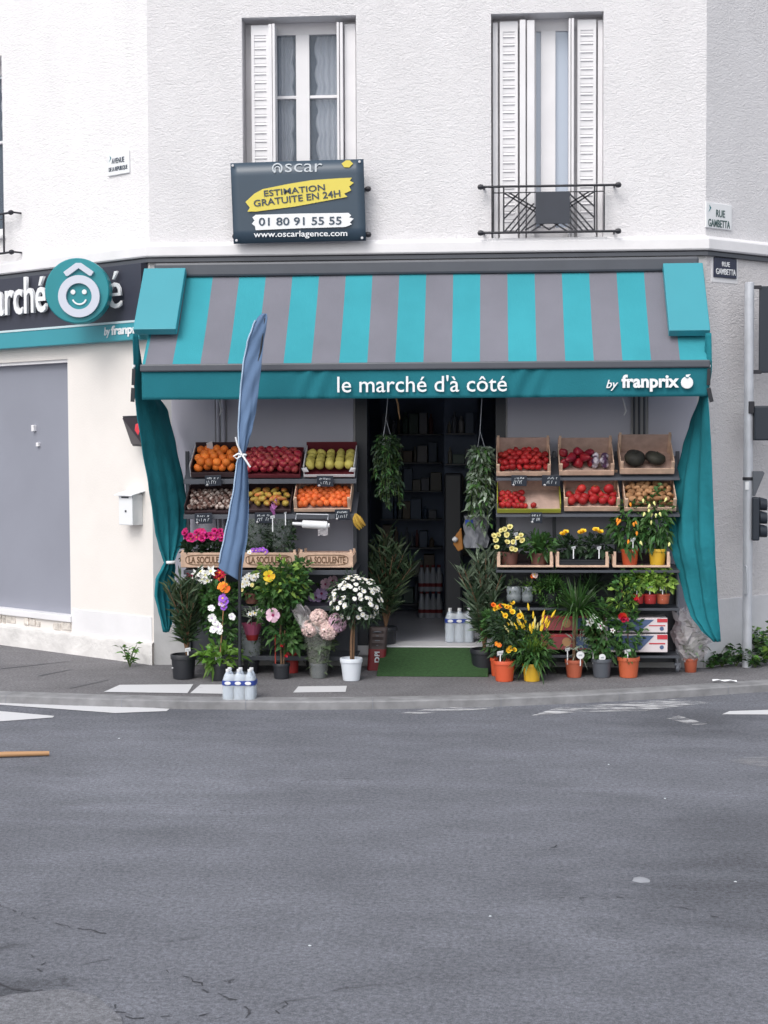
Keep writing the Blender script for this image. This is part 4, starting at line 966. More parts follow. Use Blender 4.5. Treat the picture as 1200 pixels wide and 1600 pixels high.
# loose things on the road
a, b = gnd(-60, 1182, ROADZ + .02), gnd(77, 1177, ROADZ + .02)
mb = MB(); mb.tube([a, a.lerp(b, .5) + V((0, 0, .004)), b], [.02, .019, .016], 8); tag(mb.build('wooden_stick', 'cane', smooth=60), 'orange brown stick lying on the road at the crossing', 'stick')
mb = MB(); p = gnd(1132, 1065, .01); mb.grid([[p + V((-.1 + .05 * j, .02 * i + .03 * j * -.3, .012 * ((i + j) % 2) + .004)) for j in range(5)] for i in range(3)])
tag(mb.build('paper_scrap', 'white'), 'crumpled white paper scrap on the pavement by the kerb', 'litter')
M['flatstone'] = mat('flat_pale_stone', (.30, .31, .34), .9)
LIT = [(441, 1248, 'on the road far from the kerb'), (0, 0, '')]
for i, (px, py, lab) in enumerate(((1039, 1248, 'small white pebble on the asphalt right of the middle'), (1003, 1375, 'largest pale pebble on the open asphalt'), (766, 1432, 'white pebble lying alone mid road'), (1149, 1378, 'white pebble beside the dark asphalt stain'), (484, 1478, 'white pebble nearest the camera left of middle'), (186, 1154, 'white pebble on the road below the crossing stripes'), (951, 1195, 'white pebble on the road below the yellow pot'))):
    p = gnd(px, py, ROADZ); mb = MB(); r = .007 if px != 1003 else .045
    mb.lathe(p, [(0, 0), (r, .001), (r * .8, min(r * .45, .006)), (r * .3, min(r * .65, .008)), (0, min(r * .65, .008))], 7, jit=.25); tag(mb.build('pebble', 'chalk' if px != 1003 else 'flatstone', smooth=60), lab, 'pebble')

# ============================================================ RACKS, CRATES, FRUIT
def rack(label, pxa, pxb, uprights, tiers, casters):
    o = at((pxa + pxb) / 2, 1040, -.35); t = thing('display_rack', label, 'display rack', V((o.x, -.35, 0)))
    for px in uprights:
        p = at(px, 800, -.10); MB().box(p.x - .016, p.x + .016, -.13, -.09, .03, at(px, 705, -.10).z).build('upright', 'steel', t, bevel=.003)
    for Y, py, tilt, d in tiers:
        A, B = at(pxa, py, Y), at(pxb, py, Y); z = at((pxa + pxb) / 2, py, Y).z - .012
        bv = V((0, math.cos(R(tilt)), math.sin(R(tilt)))); uv = V((0, -bv.z, bv.y)); mb = MB(); w_ = B.x - A.x; c = V(((A.x + B.x) / 2, Y, z))
        mb.frame(c + bv * d / 2 - uv * .012, V((w_ / 2, 0, 0)), bv * d / 2, uv * .004)
        lh = (.011 if pxa > 700 else .020); mb.frame(c + V((0, -.006, -.004 - lh)), V((w_ / 2, 0, 0)), V((0, .004, 0)), V((0, 0, lh)))
        mb.build('shelf', 'steel' if tilt < 20 else 'anth_l', t, bevel=.002)
    zc = at((pxa + pxb) / 2, tiers[2][1], tiers[2][0]).z - .03
    MB().box(at(pxa + 4, 900, -.08).x, at(pxb - 4, 900, -.08).x, -.084, -.076, .06, zc).build('back_panel', 'steel', t)  # dark sheet added to give the shade behind the lower plants
    for px, py in casters:
        g = gnd(px, py); mb = MB(); mb.lathe(g + V((0, 0, .035)), [(.012, -.016), (.034, -.014), (.036, 0), (.034, .014), (.012, .016)], 16, ax=(V((0, 1, 0)), V((0, 0, 1)), V((1, 0, 0))))
        wh = mb.build('caster', 'steel_l', t, smooth=40); mb = MB(); mb.box(g.x - .024, g.x + .024, g.y - .02, g.y + .03, .06, .085); mb.box(g.x + .019, g.x + .026, g.y - .025, g.y + .03, .02, .085); mb.build('fork', 'steel_l', wh, bevel=.002)
        MB().tube([g + V((0, .01, .08)), V((g.x, g.y + .01, at(px, 890, g.y).z))], .016, 8).build('post', 'steel_l', t, smooth=60)
    return t
rack('steel display rack loaded with fruit crates to the left of the doorway', 287, 557, (294, 447, 555), [(-.42, 746, 32, .36), (-.52, 801, 32, .36), (-.60, 888, 4, .42), (-.56, 944, 0, .40), (-.56, 1022, 0, .40)], ())
rack('steel display rack with casters and crates to the right of the doorway', 775, 1062, (778, 866, 963, 1058), [(-.42, 744, 32, .36), (-.52, 801, 32, .36), (-.60, 888, 4, .42), (-.56, 947, 0, .40), (-.56, 1021, 0, .40)], ((1058, 1050),))

class Fr: pass
def crate(label, pxa, pxb, py, Y, tilt, d, hf, hb, hs, m, mi=None, name='crate', post=0.0, cat='crate', group=None, slats=False, dark_in=None):
    A, B = at(pxa, py, Y), at(pxb, py, Y); f = Fr(); f.w = B.x - A.x - .006; f.O = V(((A.x + B.x) / 2, Y, at((pxa + pxb) / 2, py, Y).z)); f.d = d
    f.x = V((1, 0, 0)); f.b = V((0, math.cos(R(tilt)), math.sin(R(tilt)))); f.u = V((0, -f.b.z, f.b.y))
    t = thing(name, label, cat, f.O, group); f.t = t; th = .008; mi = mi or m
    def pan(c, a, b_, n, mt, nm, bev=.002):
        mb = MB(); mb.frame(c, a, b_, n); return mb.build(nm, mt, t, bevel=bev)
    O, x_, b_, u_, w_ = f.O, f.x, f.b, f.u, f.w
    pan(O + b_ * d / 2 + u_ * .004, x_ * w_ / 2, b_ * d / 2, u_ * .004, mi, 'base')
    f.front = pan(O + u_ * hf / 2 + b_ * .004, x_ * (w_ / 2), b_ * .004, u_ * (hf / 2 - .001), m, 'front_panel')
    pan(O + u_ * hb / 2 + b_ * (d - .004), x_ * (w_ / 2), b_ * .004, u_ * (hb / 2 - .001), mi, 'back_panel')
    for s in (-1, 1):
        pan(O + x_ * s * (w_ / 2 - .004) + u_ * (hs / 2 + .001) + b_ * d / 2, x_ * .004, b_ * (d / 2 - .010), u_ * (hs / 2 - .003), m, 'side_panel')
        if post:
            pan(O + x_ * s * (w_ / 2 - .018) + u_ * (post / 2 + .002) + b_ * .018, x_ * .011, b_ * .011, u_ * post / 2, m, 'corner_post')
            pan(O + x_ * s * (w_ / 2 - .018) + u_ * (hb / 2 + .012) + b_ * (d - .018), x_ * .011, b_ * .011, u_ * (hb / 2 + .012), m, 'corner_post')
    return f
SPH = {}
def fruit_me(kind, r):
    mb = MB(); n = 14
    if kind == 'apple': prof = [(0, -.80), (.35, -.92), (.75, -.7), (.98, -.15), (1.0, .2), (.82, .68), (.45, .88), (.15, .78), (0, .66)]
    elif kind == 'tomato': prof = [(0, -.78), (.5, -.76), (.88, -.45), (1.04, .0), (.9, .45), (.5, .72), (.15, .68), (0, .62)]
    elif kind == 'pear': prof = [(0, -1), (.5, -.9), (.88, -.5), (1, -.05), (.95, .4), (.7, .82), (.3, 1.02), (0, 1.0)]
    elif kind == 'pepper': prof = [(0, -1.5), (.3, -1.4), (.55, -.9), (.85, -.1), (1, .5), (.9, .95), (.45, 1.15), (.1, 1.0), (0, 1.0)]
    elif kind == 'squash': prof = [(0, -.62), (.6, -.6), (1.0, -.35), (1.15, .05), (.95, .42), (.45, .58), (.12, .55), (.06, .75), (0, .75)]
    elif kind == 'root': prof = [(0, -1.3), (.45, -1.15), (.75, -.6), (.7, .0), (.85, .5), (.6, 1.1), (.2, 1.35), (0, 1.38)]
    else: prof = [(math.cos(a), math.sin(a)) for a in [(-90 + 22.5 * i) * math.pi / 180 for i in range(9)]]
    mb.lathe((0, 0, 0), [(max(a, 0) * r, b * r) for a, b in prof], n)
    if kind in ('pepper', 'root', 'pear'):
        for v in mb.v:
            a = math.atan2(v.y, v.x); k = 1 + (.09 * math.cos(4 * a) if kind == 'pepper' else .10 * math.sin(2 * a + v.z * 40)); v.x *= k; v.y *= k
    return mb
STEM = None
def fruits(f, kind, mt, r, cols, rows, label, group, name, layers=1, x0=0.0, x1=1.0, b0=0.0, b1=1.0, pile=0.0, jit=.55, drop=0.0, stem=False, base=.010, straight=False):
    me = proto(fruit_me(kind, r), name, [mt], 70); ct = 0
    sme = None
    if stem:
        mb = MB()
        for i in range(5): mb.leaf((0, 0, r * .64), V((math.cos(i * 1.257), math.sin(i * 1.257), .25)), r * .6, r * .22, .1)
        mb.tube([(0, 0, r * .6), (.002, 0, r * .9)], r * .07, 5); sme = proto(mb, 'calyx', ['l_mid'])
    for lay in range(layers):
        for j in range(rows):
            for i in range(cols - (1 if (lay + j) % 2 and cols > 2 and not straight else 0)):
                if rnd.random() < drop: continue
                off = .5 if (lay + j) % 2 and cols > 2 and not straight else 0
                s = x0 + (x1 - x0) * ((i + off) / max(1, cols - 1) if cols > 2 else (i + .5) / cols); q = b0 + (b1 - b0) * (j + .5) / rows
                s = (s - .5) * (f.w - 2 * r - .024) + rnd.uniform(-jit, jit) * r * .6; q = .012 + r + q * (f.d - 2 * r - .024) + rnd.uniform(-jit, jit) * r * .5
                hgt = base + r * .92 + lay * r * 1.35 + pile * math.sin(math.pi * min(1, max(0, (i + .5 + off) / cols))) * (.4 + .6 * j / rows) + rnd.uniform(0, .2) * r
                o = inst(me, name, None, f.O + f.x * s + f.b * q + f.u * hgt, (rnd.uniform(-.9, .9) if kind not in ('pepper', 'root') else rnd.uniform(1.1, 2.0), rnd.uniform(-.9, .9), rnd.uniform(0, 6.28)), tuple(rnd.uniform(.87, 1.08) * q for q in (rnd.uniform(.95, 1.05), rnd.uniform(.95, 1.05), 1)))
                tag(o, label, group.split('|')[0], group.split('|')[1]); ct += 1
                if sme and rnd.random() < .7: inst(sme, 'calyx', o, wloc(o))
    return ct
G = 'fruit crates on the racks'
# left rack, top row
f = crate('dark crate of oranges with white ends, topmost at the left of the left rack', 298, 371, 746, -.42, 32, .36, .05, .15, .10, 'darkcrate', 'darkcrate', group=G)
for s in (-1, 1): MB().frame(f.O + f.x * s * (f.w / 2 + .001) + f.u * .065 + f.b * .18, f.x * .004, f.b * .18, f.u * .062).build('end_board', 'whitecrate', f.t, bevel=.004)
fruits(f, 'round', 'orange', .0405, 5, 4, 'round orange piled in the dark crate left of the blue flag', 'orange|oranges in the top crate', 'orange', 2, pile=.02, base=.012)
mb = MB(); mb.frame(f.O + f.x * -.06 + f.b * .26 + f.u * .15, f.x * .028 + f.u * .01, f.b * .003, f.u * .06); tag(mb.build('price_card', 'whitecrate', bevel=.003), 'pale price card stuck among the oranges', 'price card', 'price cards')
f = crate('maroon card crate of red apples just right of the blue flag', 376, 470, 747, -.42, 32, .36, .035, .10, .09, 'maroon', 'maroon', group=G)
fruits(f, 'apple', 'apple', .038, 7, 5, 'dark red apple heaped in the maroon crate', 'apple|apples in the top crate', 'apple', 2, pile=.02)
f = crate('dark crate of yellow green fruit in three straight rows, next to the door frame', 474, 555, 746, -.42, 32, .36, .03, .15, .12, 'whitecrate', 'maroon', group=G)
fruits(f, 'pear', 'pear', .0425, 5, 4, 'yellow green fruit set in straight rows in the crate beside the doorway', 'fruit|yellow green fruit in rows', 'yellow_fruit', 1, jit=.1, base=.035, straight=True)
mb = MB()
for s in (-1, 1): mb.leaf(f.O + f.x * s * (f.w / 2 - .05) + f.u * .06, V((s * .8, -.3, .5)), .08, .05, .1)
mb.build('liner', 'whitecrate', f.t)
# left rack, second row
f = crate('black crate of small brown pale speckled fruit below the oranges', 288, 371, 803, -.52, 32, .36, .03, .08, .08, 'darkcrate', group=G)
fruits(f, 'round', 'brownf', .0245, 9, 7, 'small brown fruit with pale patches in the black crate below the oranges', 'fruit|small brown fruit', 'brown_fruit', 1, pile=.01)
f = crate('low black crate of yellow and orange fruit behind the pink bract plant', 378, 455, 801, -.52, 32, .36, .03, .08, .08, 'darkcrate', group=G)
fruits(f, 'root', 'mango', .034, 5, 4, 'yellow orange oval fruit in the low crate right of the flag', 'fruit|yellow oval fruit', 'oval_fruit', 1, pile=.01)
f = crate('pale wooden crate of bright clementines left of the bananas', 459, 549, 800, -.52, 32, .36, .035, .15, .13, 'wood', 'wood_in', group=G, post=.14)
fruits(f, 'round', 'clem', .032, 8, 6, 'small bright clementine piled in the pale wooden crate', 'clementine|clementines in the wooden crate', 'clementine', 1, pile=.02)
# right rack, top row
f = crate('pale wooden crate heaped with small tomatoes, nearest the doorway in the top row', 775, 861, 744, -.42, 32, .36, .045, .18, .11, 'wood', 'wood_in', group=G, post=.11)
fruits(f, 'tomato', 'tomato', .031, 8, 5, 'red tomato heaped in the top crate beside the hanging plant', 'tomato|tomatoes in the top crate', 'tomato', 1, pile=.02)
fruits(f, 'tomato', 'tomato', .031, 6, 4, 'red tomato heaped in the top crate beside the hanging plant', 'tomato|tomatoes in the top crate', 'tomato', 1, b0=.1, b1=.9, x0=.12, x1=.88, pile=.03, base=.052)
f = crate('pale wooden crate of dark red peppers and purple white vegetables', 873, 960, 743, -.42, 32, .36, .05, .17, .11, 'wood', 'wood_in', group=G, post=.11)
fruits(f, 'pepper', 'pepper', .042, 3, 2, 'long dark red pepper in the middle crate of the top row', 'pepper|long red peppers', 'red_pepper', 2, x0=0, x1=.62, b0=.1, b1=.75, stem=True)
fruits(f, 'round', 'onion', .036, 2, 2, 'purple and white round vegetable beside the dark red peppers', 'vegetable|purple white vegetables', 'purple_vegetable', 2, x0=.62, x1=1, b0=.05, b1=.6)
f = crate('pale wooden crate holding two dark squashes, nearest the teal curtain', 968, 1054, 741, -.42, 32, .36, .06, .19, .12, 'wood', 'wood_in', group=G, post=.12)
me = proto(fruit_me('squash', .082), 'squash', ['squash'], 70)
tag(inst(me, 'squash', None, f.O + f.x * -.10 + f.b * .13 + f.u * .085, (.5, .15, 0), (1.0, 1.0, 1.25)), 'domed dark squash at the left of the last top crate', 'squash', 'dark squashes')
tag(inst(me, 'squash', None, f.O + f.x * .08 + f.b * .14 + f.u * .08, (.4, -.1, 1), (1.05, 1.0, 1.0)), 'flatter dark squash with a stalk near the teal curtain', 'squash', 'dark squashes')
# right rack, second row
f = crate('lime edged card crate with only a few tomatoes in its corner', 776, 877, 802, -.52, 32, .36, .045, .19, .10, 'greencrate', 'wood_in', group=G)
fruits(f, 'tomato', 'tomato', .031, 4, 5, 'shiny red tomato in the corner of the lime edged crate', 'tomato|tomatoes in the lime edged crate', 'tomato', 1, x0=0, x1=.36, b0=0, b1=.85, stem=True)
fruits(f, 'tomato', 'tomato', .029, 3, 1, 'shiny red tomato in the corner of the lime edged crate', 'tomato|tomatoes in the lime edged crate', 'tomato', 1, x0=.3, x1=.58, b0=0, b1=.2, stem=True)
f = crate('pale wooden crate of large glossy red peppers in the second row', 881, 969, 799, -.52, 32, .36, .05, .18, .11, 'wood', 'wood_in', group=G, post=.13)
fruits(f, 'tomato', 'tomato', .043, 5, 3, 'large glossy red pepper in the middle of the second row', 'pepper|large red peppers', 'bell_pepper', 1, b0=0, b1=.6, pile=.015, stem=True)
fruits(f, 'tomato', 'tomato', .043, 3, 1, 'large glossy red pepper in the middle of the second row', 'pepper|large red peppers', 'bell_pepper', 1, x0=.25, x1=.9, b0=.35, b1=.6, base=.075, stem=True)
f = crate('pale wooden crate of knobbly brown roots behind the pepper plants', 975, 1057, 799, -.52, 32, .36, .04, .16, .12, 'wood', 'wood_in', group=G, post=.12)
fruits(f, 'root', 'root', .032, 6, 5, 'knobbly brown root in the crate behind the potted pepper plants', 'root vegetable|brown roots', 'brown_root', 2, pile=.01)
# lettered crates, third row left
LC = 'lettered wooden crates'
for a, b, lab in ((282, 373, 'lettered wooden crate holding magenta flowers'), (376, 464, 'lettered wooden crate of dark wrapped plants right of the flag'), (467, 552, 'empty lettered wooden crate beside the doorway')):
    f = crate(lab, a, b, 887, -.60, 4, .36, .135, .10, .10, 'wood', 'wood_in', group=LC, post=.155)
    c = f.O + f.u * .069 + V((0, -.003, 0)); text('lettering', 'LA SOCULENTE', f.t, c, f.x, f.u, w_=f.w * .72, h_=.062, mt='bark', depth=.002, bold=.02)
    mb = MB(); P = []
    hw_, hh = f.w * .41, .044
    for i in range(28):
        an = 2 * math.pi * i / 28; cx_, cy_ = math.cos(an), math.sin(an)
        P.append(c + f.x * (math.copysign(abs(cx_) ** .45, cx_) * hw_) + f.u * (math.copysign(abs(cy_) ** .6, cy_) * hh))
    mb.tube(P + [P[0]], .003, 5); mb.build('border', 'bark', f.t)
R3 = []
for a, b, lab in ((776, 865, 'open fronted wooden crate with pale yellow flowers nearest the doorway'), (868, 952, 'open fronted wooden crate with yellow flowers in a black tray'), (957, 1048, 'open fronted wooden crate with an orange pot and a yellow pot')):
    f = crate(lab, a, b, 887, -.60, 4, .36, .022, .08, .10, 'wood', 'darkcrate', group='open fronted wooden crates', post=.135); R3.append(f)
mb = MB(); f = R3[1]; mb.frame(f.O + f.b * .16 + f.u * .035, f.x * (f.w / 2 - .03), f.b * .13, f.u * .022); mb.frame(f.O + f.b * .16 + f.u * .06, f.x * (f.w / 2 - .022), f.b * .138, f.u * .003)
tag(mb.build('plant_tray', 'p_black', bevel=.006), 'black plastic tray under the yellow flowering plants', 'plant tray')
# cards clipped under the shelves
for px, py, Y, w_, lab in ((333, 751, -.45, 26, 'slate price card clipped below the oranges'), (508, 752, -.45, 26, 'slate price card below the rows of yellow green fruit'), (318, 810, -.55, 28, 'slate price card below the small brown fruit'), (412, 809, -.55, 28, 'slate price card below the yellow oval fruit'), (535, 804, -.55, 24, 'slate price card by the bananas'), (811, 751, -.45, 24, 'slate price card below the top tomatoes'), (861, 751, -.45, 28, 'slate price card clipped on the upright beside the tomatoes'), (838, 809, -.55, 18, 'slate price card below the lime edged crate')):
    c = at(px, py, Y - .02); k = mpp(Y); t = thing('price_card', lab, 'price card', c, 'price cards'); hw_, hh = w_ * k / 2, 8.5 * k
    MB().frame(c, V((hw_, 0, rnd.uniform(-.004, .004))), V((0, .003, 0)), V((0, -.008, hh))).build('board', 'card', t, bevel=.004)
    mb = MB()
    for ln, (n_, hgt, zz_) in enumerate(((9, .20, .42), (6, .34, -.30))):
        for i in range(n_):
            if rnd.random() < .15: continue
            x_ = -hw_ * .7 + hw_ * 1.45 * i / n_; q0 = c + V((x_, -.010, hh * (zz_ - hgt * rnd.uniform(.5, 1)))); q1 = c + V((x_ + rnd.uniform(-.006, .008), -.010, hh * (zz_ + hgt * rnd.uniform(.4, 1)))); mb.tube([q0, q1], .0022, 4)
            if rnd.random() < .6: mb.tube([q1, q1 + V((.009, 0, rnd.uniform(-.006, .002)))], .0022, 4)
    mb.build('chalk_mark', 'chalk', t)
    mb = MB(); mb.lathe(c + V((-hw_ * .7, -.01, -hh * .8)), [(0, -.012), (.014, 0), (0, .012)], 8); mb.build('clip', 'whitecrate', t, smooth=60)
# white roll, bananas
c0, c1 = at(457, 818, -.58), at(515, 821, -.58)
t = thing('bag_roll', 'white roll hanging on a wire below the clementines', 'bag roll', (c0 + c1) / 2)
MB().tube([c0, c0.lerp(c1, .25), c0.lerp(c1, .28), c0.lerp(c1, .93), c0.lerp(c1, .95), c1], [.014, .016, .036, .036, .02, .018], 14).build('roll', 'white', t, smooth=50)
MB().tube([at(462, 812, -.57), at(463, 803, -.56), at(513, 804, -.56), at(512, 812, -.57)], .005, 6).build('wire', 'galv', t)
e = at(502, 825, -.59); mb = MB(); mb.grid([[e + V((.03 * j - .03, -.01 * (j % 2), -.035 * i + .008 * (j % 2))) for j in range(4)] for i in range(3)]); mb.build('loose_end', 'film_w', t, smooth=180)
t = thing('banana_bunch', 'bunch of bananas hanging from the rack edge at the doorway', 'bananas', at(556, 805, -.55))
for i in range(4):
    P = [at(555 + i * .5, 803, -.55)] + [at(553 + i * 3.0 + 13 * q * q * .7, 806 + 22 * q - i * 2.2 * q, -.57 - .012 * (i % 2)) for q in (.2, .4, .6, .8, 1)]
    MB().tube(P, [.007, .014, .019, .019, .014, .005], 8).build('banana', 'banana', t, smooth=60)

# ============================================================ PLANTS
def pot(t, base, rt, rb, h, m, rim=True, name='pot'):
    mb = MB(); mb.lathe(base, [(rb * .92, 0), (rb, .004), (rt * .97, h * .80), (rt * .97, h * .81), (rt * 1.04, h * .82), (rt * 1.05, h * .985), (rt * 1.03, h), (rt * .93, h), (rt * .92, h * .88)] if rim else [(rb * .92, 0), (rb, .004), (rt, h), (rt * .93, h), (rt * .92, h * .88)], 24)
    mb.k = 1; mb.lathe(base + V((0, 0, h * .86)), [(rt * .93, 0), (rt * .5, .008), (0, .012)], 16); return mb.build(name, [m, 'soil'], t, smooth=40)
def stake(t, p, h=.06, s=.026, round_=False):
    mb = MB(); mb.box(p.x - .0045, p.x + .0045, p.y - .002, p.y + .002, p.z - .05, p.z + h)
    if round_: mb.lathe(p + V((0, -.003, h)), [(0, -.002), (s, -.002), (s, .002), (0, .002)], 16, ax=(V((1, 0, 0)), V((0, 0, 1)), V((0, -1, 0))))
    else: mb.frame(p + V((0, -.003, h)), V((s * .9, 0, .004)), V((0, .002, 0)), V((0, -.006, s * .62)))
    mb.k = 1; mb.frame(p + V((0, -.009, h)), V((s * .45, 0, 0)), V((0, .001, 0)), V((0, -.003, s * .2)))
    return mb.build('plant_label', ['white', 'chalk'], t)
def rdir(up=.3):
    a = rnd.uniform(0, 6.283); return V((math.cos(a), math.sin(a), up)).normalized()
def bush(mb, c, rad, n, L, wd, up=.35, droop=.3, shell=.45):
    c = V(c); n = int(n * 1.5); rad = [q * 1.10 for q in rad]
    for _ in range(n):
        while True:
            q = V((rnd.uniform(-1, 1), rnd.uniform(-1, 1), rnd.uniform(-1, 1)))
            if q.length <= 1 and (q.length > shell or rnd.random() < .35): break
        # lumpy outline
        lump = .82 + .22 * math.sin(q.x * 5 + c.x * 9) * math.sin(q.z * 6 + 2) + .12 * rnd.random()
        p = c + V((q.x * rad[0], q.y * rad[1], q.z * rad[2])) * lump
        d = q.normalized() * .8 + V((rnd.gauss(0, .5), rnd.gauss(0, .5), up + rnd.gauss(0, .4)))
        mb.leaf(p, d, L * rnd.uniform(.65, 1.2), wd * rnd.uniform(.7, 1.15), droop * rnd.uniform(.4, 1.6))
def stems(mb, base, tips, r=.005):
    for t in tips:
        t = V(t); m = V(base).lerp(t, .5) + V((rnd.uniform(-.02, .02), rnd.uniform(-.02, .02), .02)); mb.tube([base, m, t], [r, r * .8, r * .5], 6)
def oleander(lf, st, base, H, W_, ns, nl, L, wd, up=.9, mats=1):
    for i in range(ns):
        a = 6.283 * i / ns + rnd.uniform(-.3, .3); k = rnd.uniform(.25, 1.0); tip = base + V((math.cos(a) * W_ * k, math.sin(a) * W_ * k * .7, H * rnd.uniform(.62, 1.0) * (1 - .15 * k)))
        mid = base.lerp(tip, .5) + V((0, 0, H * .08)) - V((math.cos(a), math.sin(a), 0)) * W_ * .12
        st.tube([base, mid, tip], [.007, .006, .003], 6)
        for j in range(nl):
            t = .16 + .84 * (j + rnd.random()) / nl
            p = base * (1 - t) ** 2 + mid * 2 * t * (1 - t) + tip * t * t
            d = rdir(rnd.uniform(.2, 1.0)) + V((0, 0, up * t * .9)); lf.k = rnd.randrange(mats)
            lf.leaf(p, d, L * rnd.uniform(.7, 1.15), wd, rnd.uniform(.0, .35))
def tuft(mb, base, n, L, wd, spread=.8, droop=.5):
    for _ in range(int(n * 1.25)):
        a = rnd.uniform(0, 6.283); s = spread * rnd.uniform(.1, 1) ** .7; d = V((math.cos(a) * s, math.sin(a) * s, 1)); mb.blade(base + V((rnd.uniform(-.015, .015), rnd.uniform(-.015, .015), 0)), d, L * rnd.uniform(.65, 1.1), wd, droop * rnd.uniform(.4, 1.3) * (s + .2))
FL = {}
def flower_me(kind, r, m, eye='f_yel'):
    key = (kind, round(r, 4), m, eye)
    if key in FL: return FL[key]
    mb = MB()
    n, wd, cup = {'daisy': (11, .42, .05), 'star': (5, .52, .2), 'lily': (6, .44, .45), 'hib': (5, .95, .35), 'rose': (9, .9, .8), 'pom': (14, .5, .6), 'floret': (4, .9, .2)}[kind]
    for i in range(n):
        a = 6.283 * i / n + (rnd.uniform(-.12, .12) if kind != 'star' else 0); d = V((math.cos(a), math.sin(a), cup * (1 if kind != 'rose' else (.4 + i * .18)))); rr = r * (1 if kind != 'rose' else 1 - i * .05) * rnd.uniform(.92, 1.06)
        if kind in ('star', 'lily'): mb.leaf((0, 0, 0), d, rr, r * wd, .12, n=V((0, 0, 1)))
        else: mb.petal(d, rr, r * wd, -.08 if kind == 'hib' else .05)
    if kind == 'pom':
        for i in range(16):
            a = i * 2.4; q = i / 16; d = V((math.cos(a) * (1 - q), math.sin(a) * (1 - q), .5 + q)).normalized(); mb.leaf(V((0, 0, r * .12)), d, r * .72, r * .42, .05)
    mb.k = 1
    if kind in ('daisy', 'hib', 'star', 'lily'): mb.lathe((0, 0, r * .04), [(r * .26 if kind == 'daisy' else r * .16, 0), (r * .2, r * .1), (0, r * .16)], 8)
    FL[key] = proto(mb, 'flower', [m, eye], None); return FL[key]
def bloom(t, kind, r, m, p, facing=None, eye='f_yel', name='flower'):
    d = V(facing) if facing is not None else V((rnd.uniform(-.6, .6), -1, rnd.uniform(.1, .9)))
    return inst(flower_me(kind, r, m, eye), name, t, p, d.to_track_quat('Z', 'Y').to_euler(), rnd.uniform(.88, 1.12))
def gp(name, label, cat, px, py, rt, rb, h, m, Y=None, z=None, group='potted plants for sale', rim=True):
    """a potted plant standing on the pavement (or on a shelf at depth Y); sizes in metres"""
    b = gnd(px, py) if Y is None else at(px, py, Y)
    t = thing(name, label, cat, b, group); pot(t, b, rt, rb, h, m, rim); t_top = b + V((0, 0, h * .9)); return t, b, t_top
K0 = mpp(-.6)
# --- left side, on the pavement
t, b, s = gp('oleander', 'tall dark oleander in a black pot beside the tied teal curtain', 'potted plant', 287, 1060, .108, .092, .215, 'p_black')
lf, st = MB(), MB(); oleander(lf, st, s + V((.03, 0, 0)), .80, .22, 20, 42, .165, .022, mats=2); lf.build('foliage', ['l_dark', 'l_olive'], t, recalc=False); st.build('stem', 'bark', t, smooth=60); stake(t, s + V((.055, -.075, .02)), .05)
mb = MB(); mb.lathe(b + V((-.085, -.055, .10)), [(0, -.006), (.012, 0), (0, .006)], 8); mb.build('sticker', 'white', t)
def on_shelf(px, py, Y): return at(px, py, Y)
t, b, s = gp('white_lily', 'white lily with star shaped flowers below the first lettered crate', 'potted plant', 318, 943, .06, .05, .10, 'p_black', Y=-.50)
mb = MB(); bush(mb, at(318, 940, -.5), (.14, .09, .19), 190, .09, .03); mb.build('foliage', 'l_mid', t, recalc=False)
for px, py in ((303, 907), (313, 893), (321, 899), (329, 893), (324, 908), (306, 897), (316, 906)): bloom(t, 'lily', .058, 'f_white', at(px, py, -.64), eye='f_pyel')
t, b, s = gp('dark_red_lily', 'dark red flowering plant tucked above the oleander', 'potted plant', 297, 943, .05, .045, .09, 'p_black', Y=-.47)
mb = MB(); bush(mb, at(297, 925, -.47), (.08, .07, .09), 50, .08, .025); mb.build('foliage', 'l_dark', t, recalc=False)
for px, py in ((298, 897), (295, 905), (299, 912), (301, 902)): bloom(t, 'lily', .045, 'f_dred', at(px, py, -.60), eye='f_dred')
t, b, s = gp('red_lily', 'red flowering plant half hidden by the blue flag tip', 'potted plant', 342, 943, .05, .045, .09, 'p_black', Y=-.48)
mb = MB(); bush(mb, at(350, 938, -.5), (.18, .08, .19), 200, .08, .03); mb.build('foliage', 'l_mid', t, recalc=False)
for px, py in ((337, 899), (343, 895), (342, 904), (347, 899)): bloom(t, 'lily', .042, 'f_red', at(px, py, -.62), eye='f_or')
t, b, s = gp('orchid', 'orchid with orange and purple blooms on a cane behind the flag pole', 'potted plant', 343, 1063, .078, .066, .15, 'p_black')
mb = MB(); bush(mb, s + V((0, 0, .085)), (.17, .13, .09), 95, .12, .05, up=.5, droop=.4); mb.build('foliage', ['l_bright'], t, recalc=False)
mb = MB(); c = MB(); tip = at(352, 900, b.y); c.tube([s, s.lerp(tip, .5) + V((.004, 0, 0)), tip], .006, 6); c.build('cane', 'cane', t, smooth=60)
bush(mb, at(338, 938, b.y + .1), (.15, .09, .17), 190, .065, .038); bush(mb, at(347, 978, b.y + .08), (.13, .07, .18), 170, .065, .038); mb.build('leaf_spray', 'l_mid', t, recalc=False)
for px, py, r, m in ((347, 916, .05, 'f_or'), (351, 919, .045, 'f_or'), (348, 935, .04, 'f_pur'), (352, 940, .042, 'f_pur'), (347, 943, .04, 'f_lil'), (350, 948, .038, 'f_pur')): bloom(t, 'hib', r, m, at(px, py, b.y - .06), eye='f_yel')
for px, py in ((330, 951), (331, 966), (336, 973), (341, 980), (334, 984), (362, 964), (343, 986)): bloom(t, 'hib', .038, 'f_white', at(px, py, b.y - .05), eye='f_lil')
stake(t, s + V((0, -.06, .02)), .05)
t, b, s = gp('wrapped_grass_plant', 'bushy grey green plant in clear wrap behind the water bottles', 'potted plant', 393, 1052, .07, .06, .12, 'p_black')
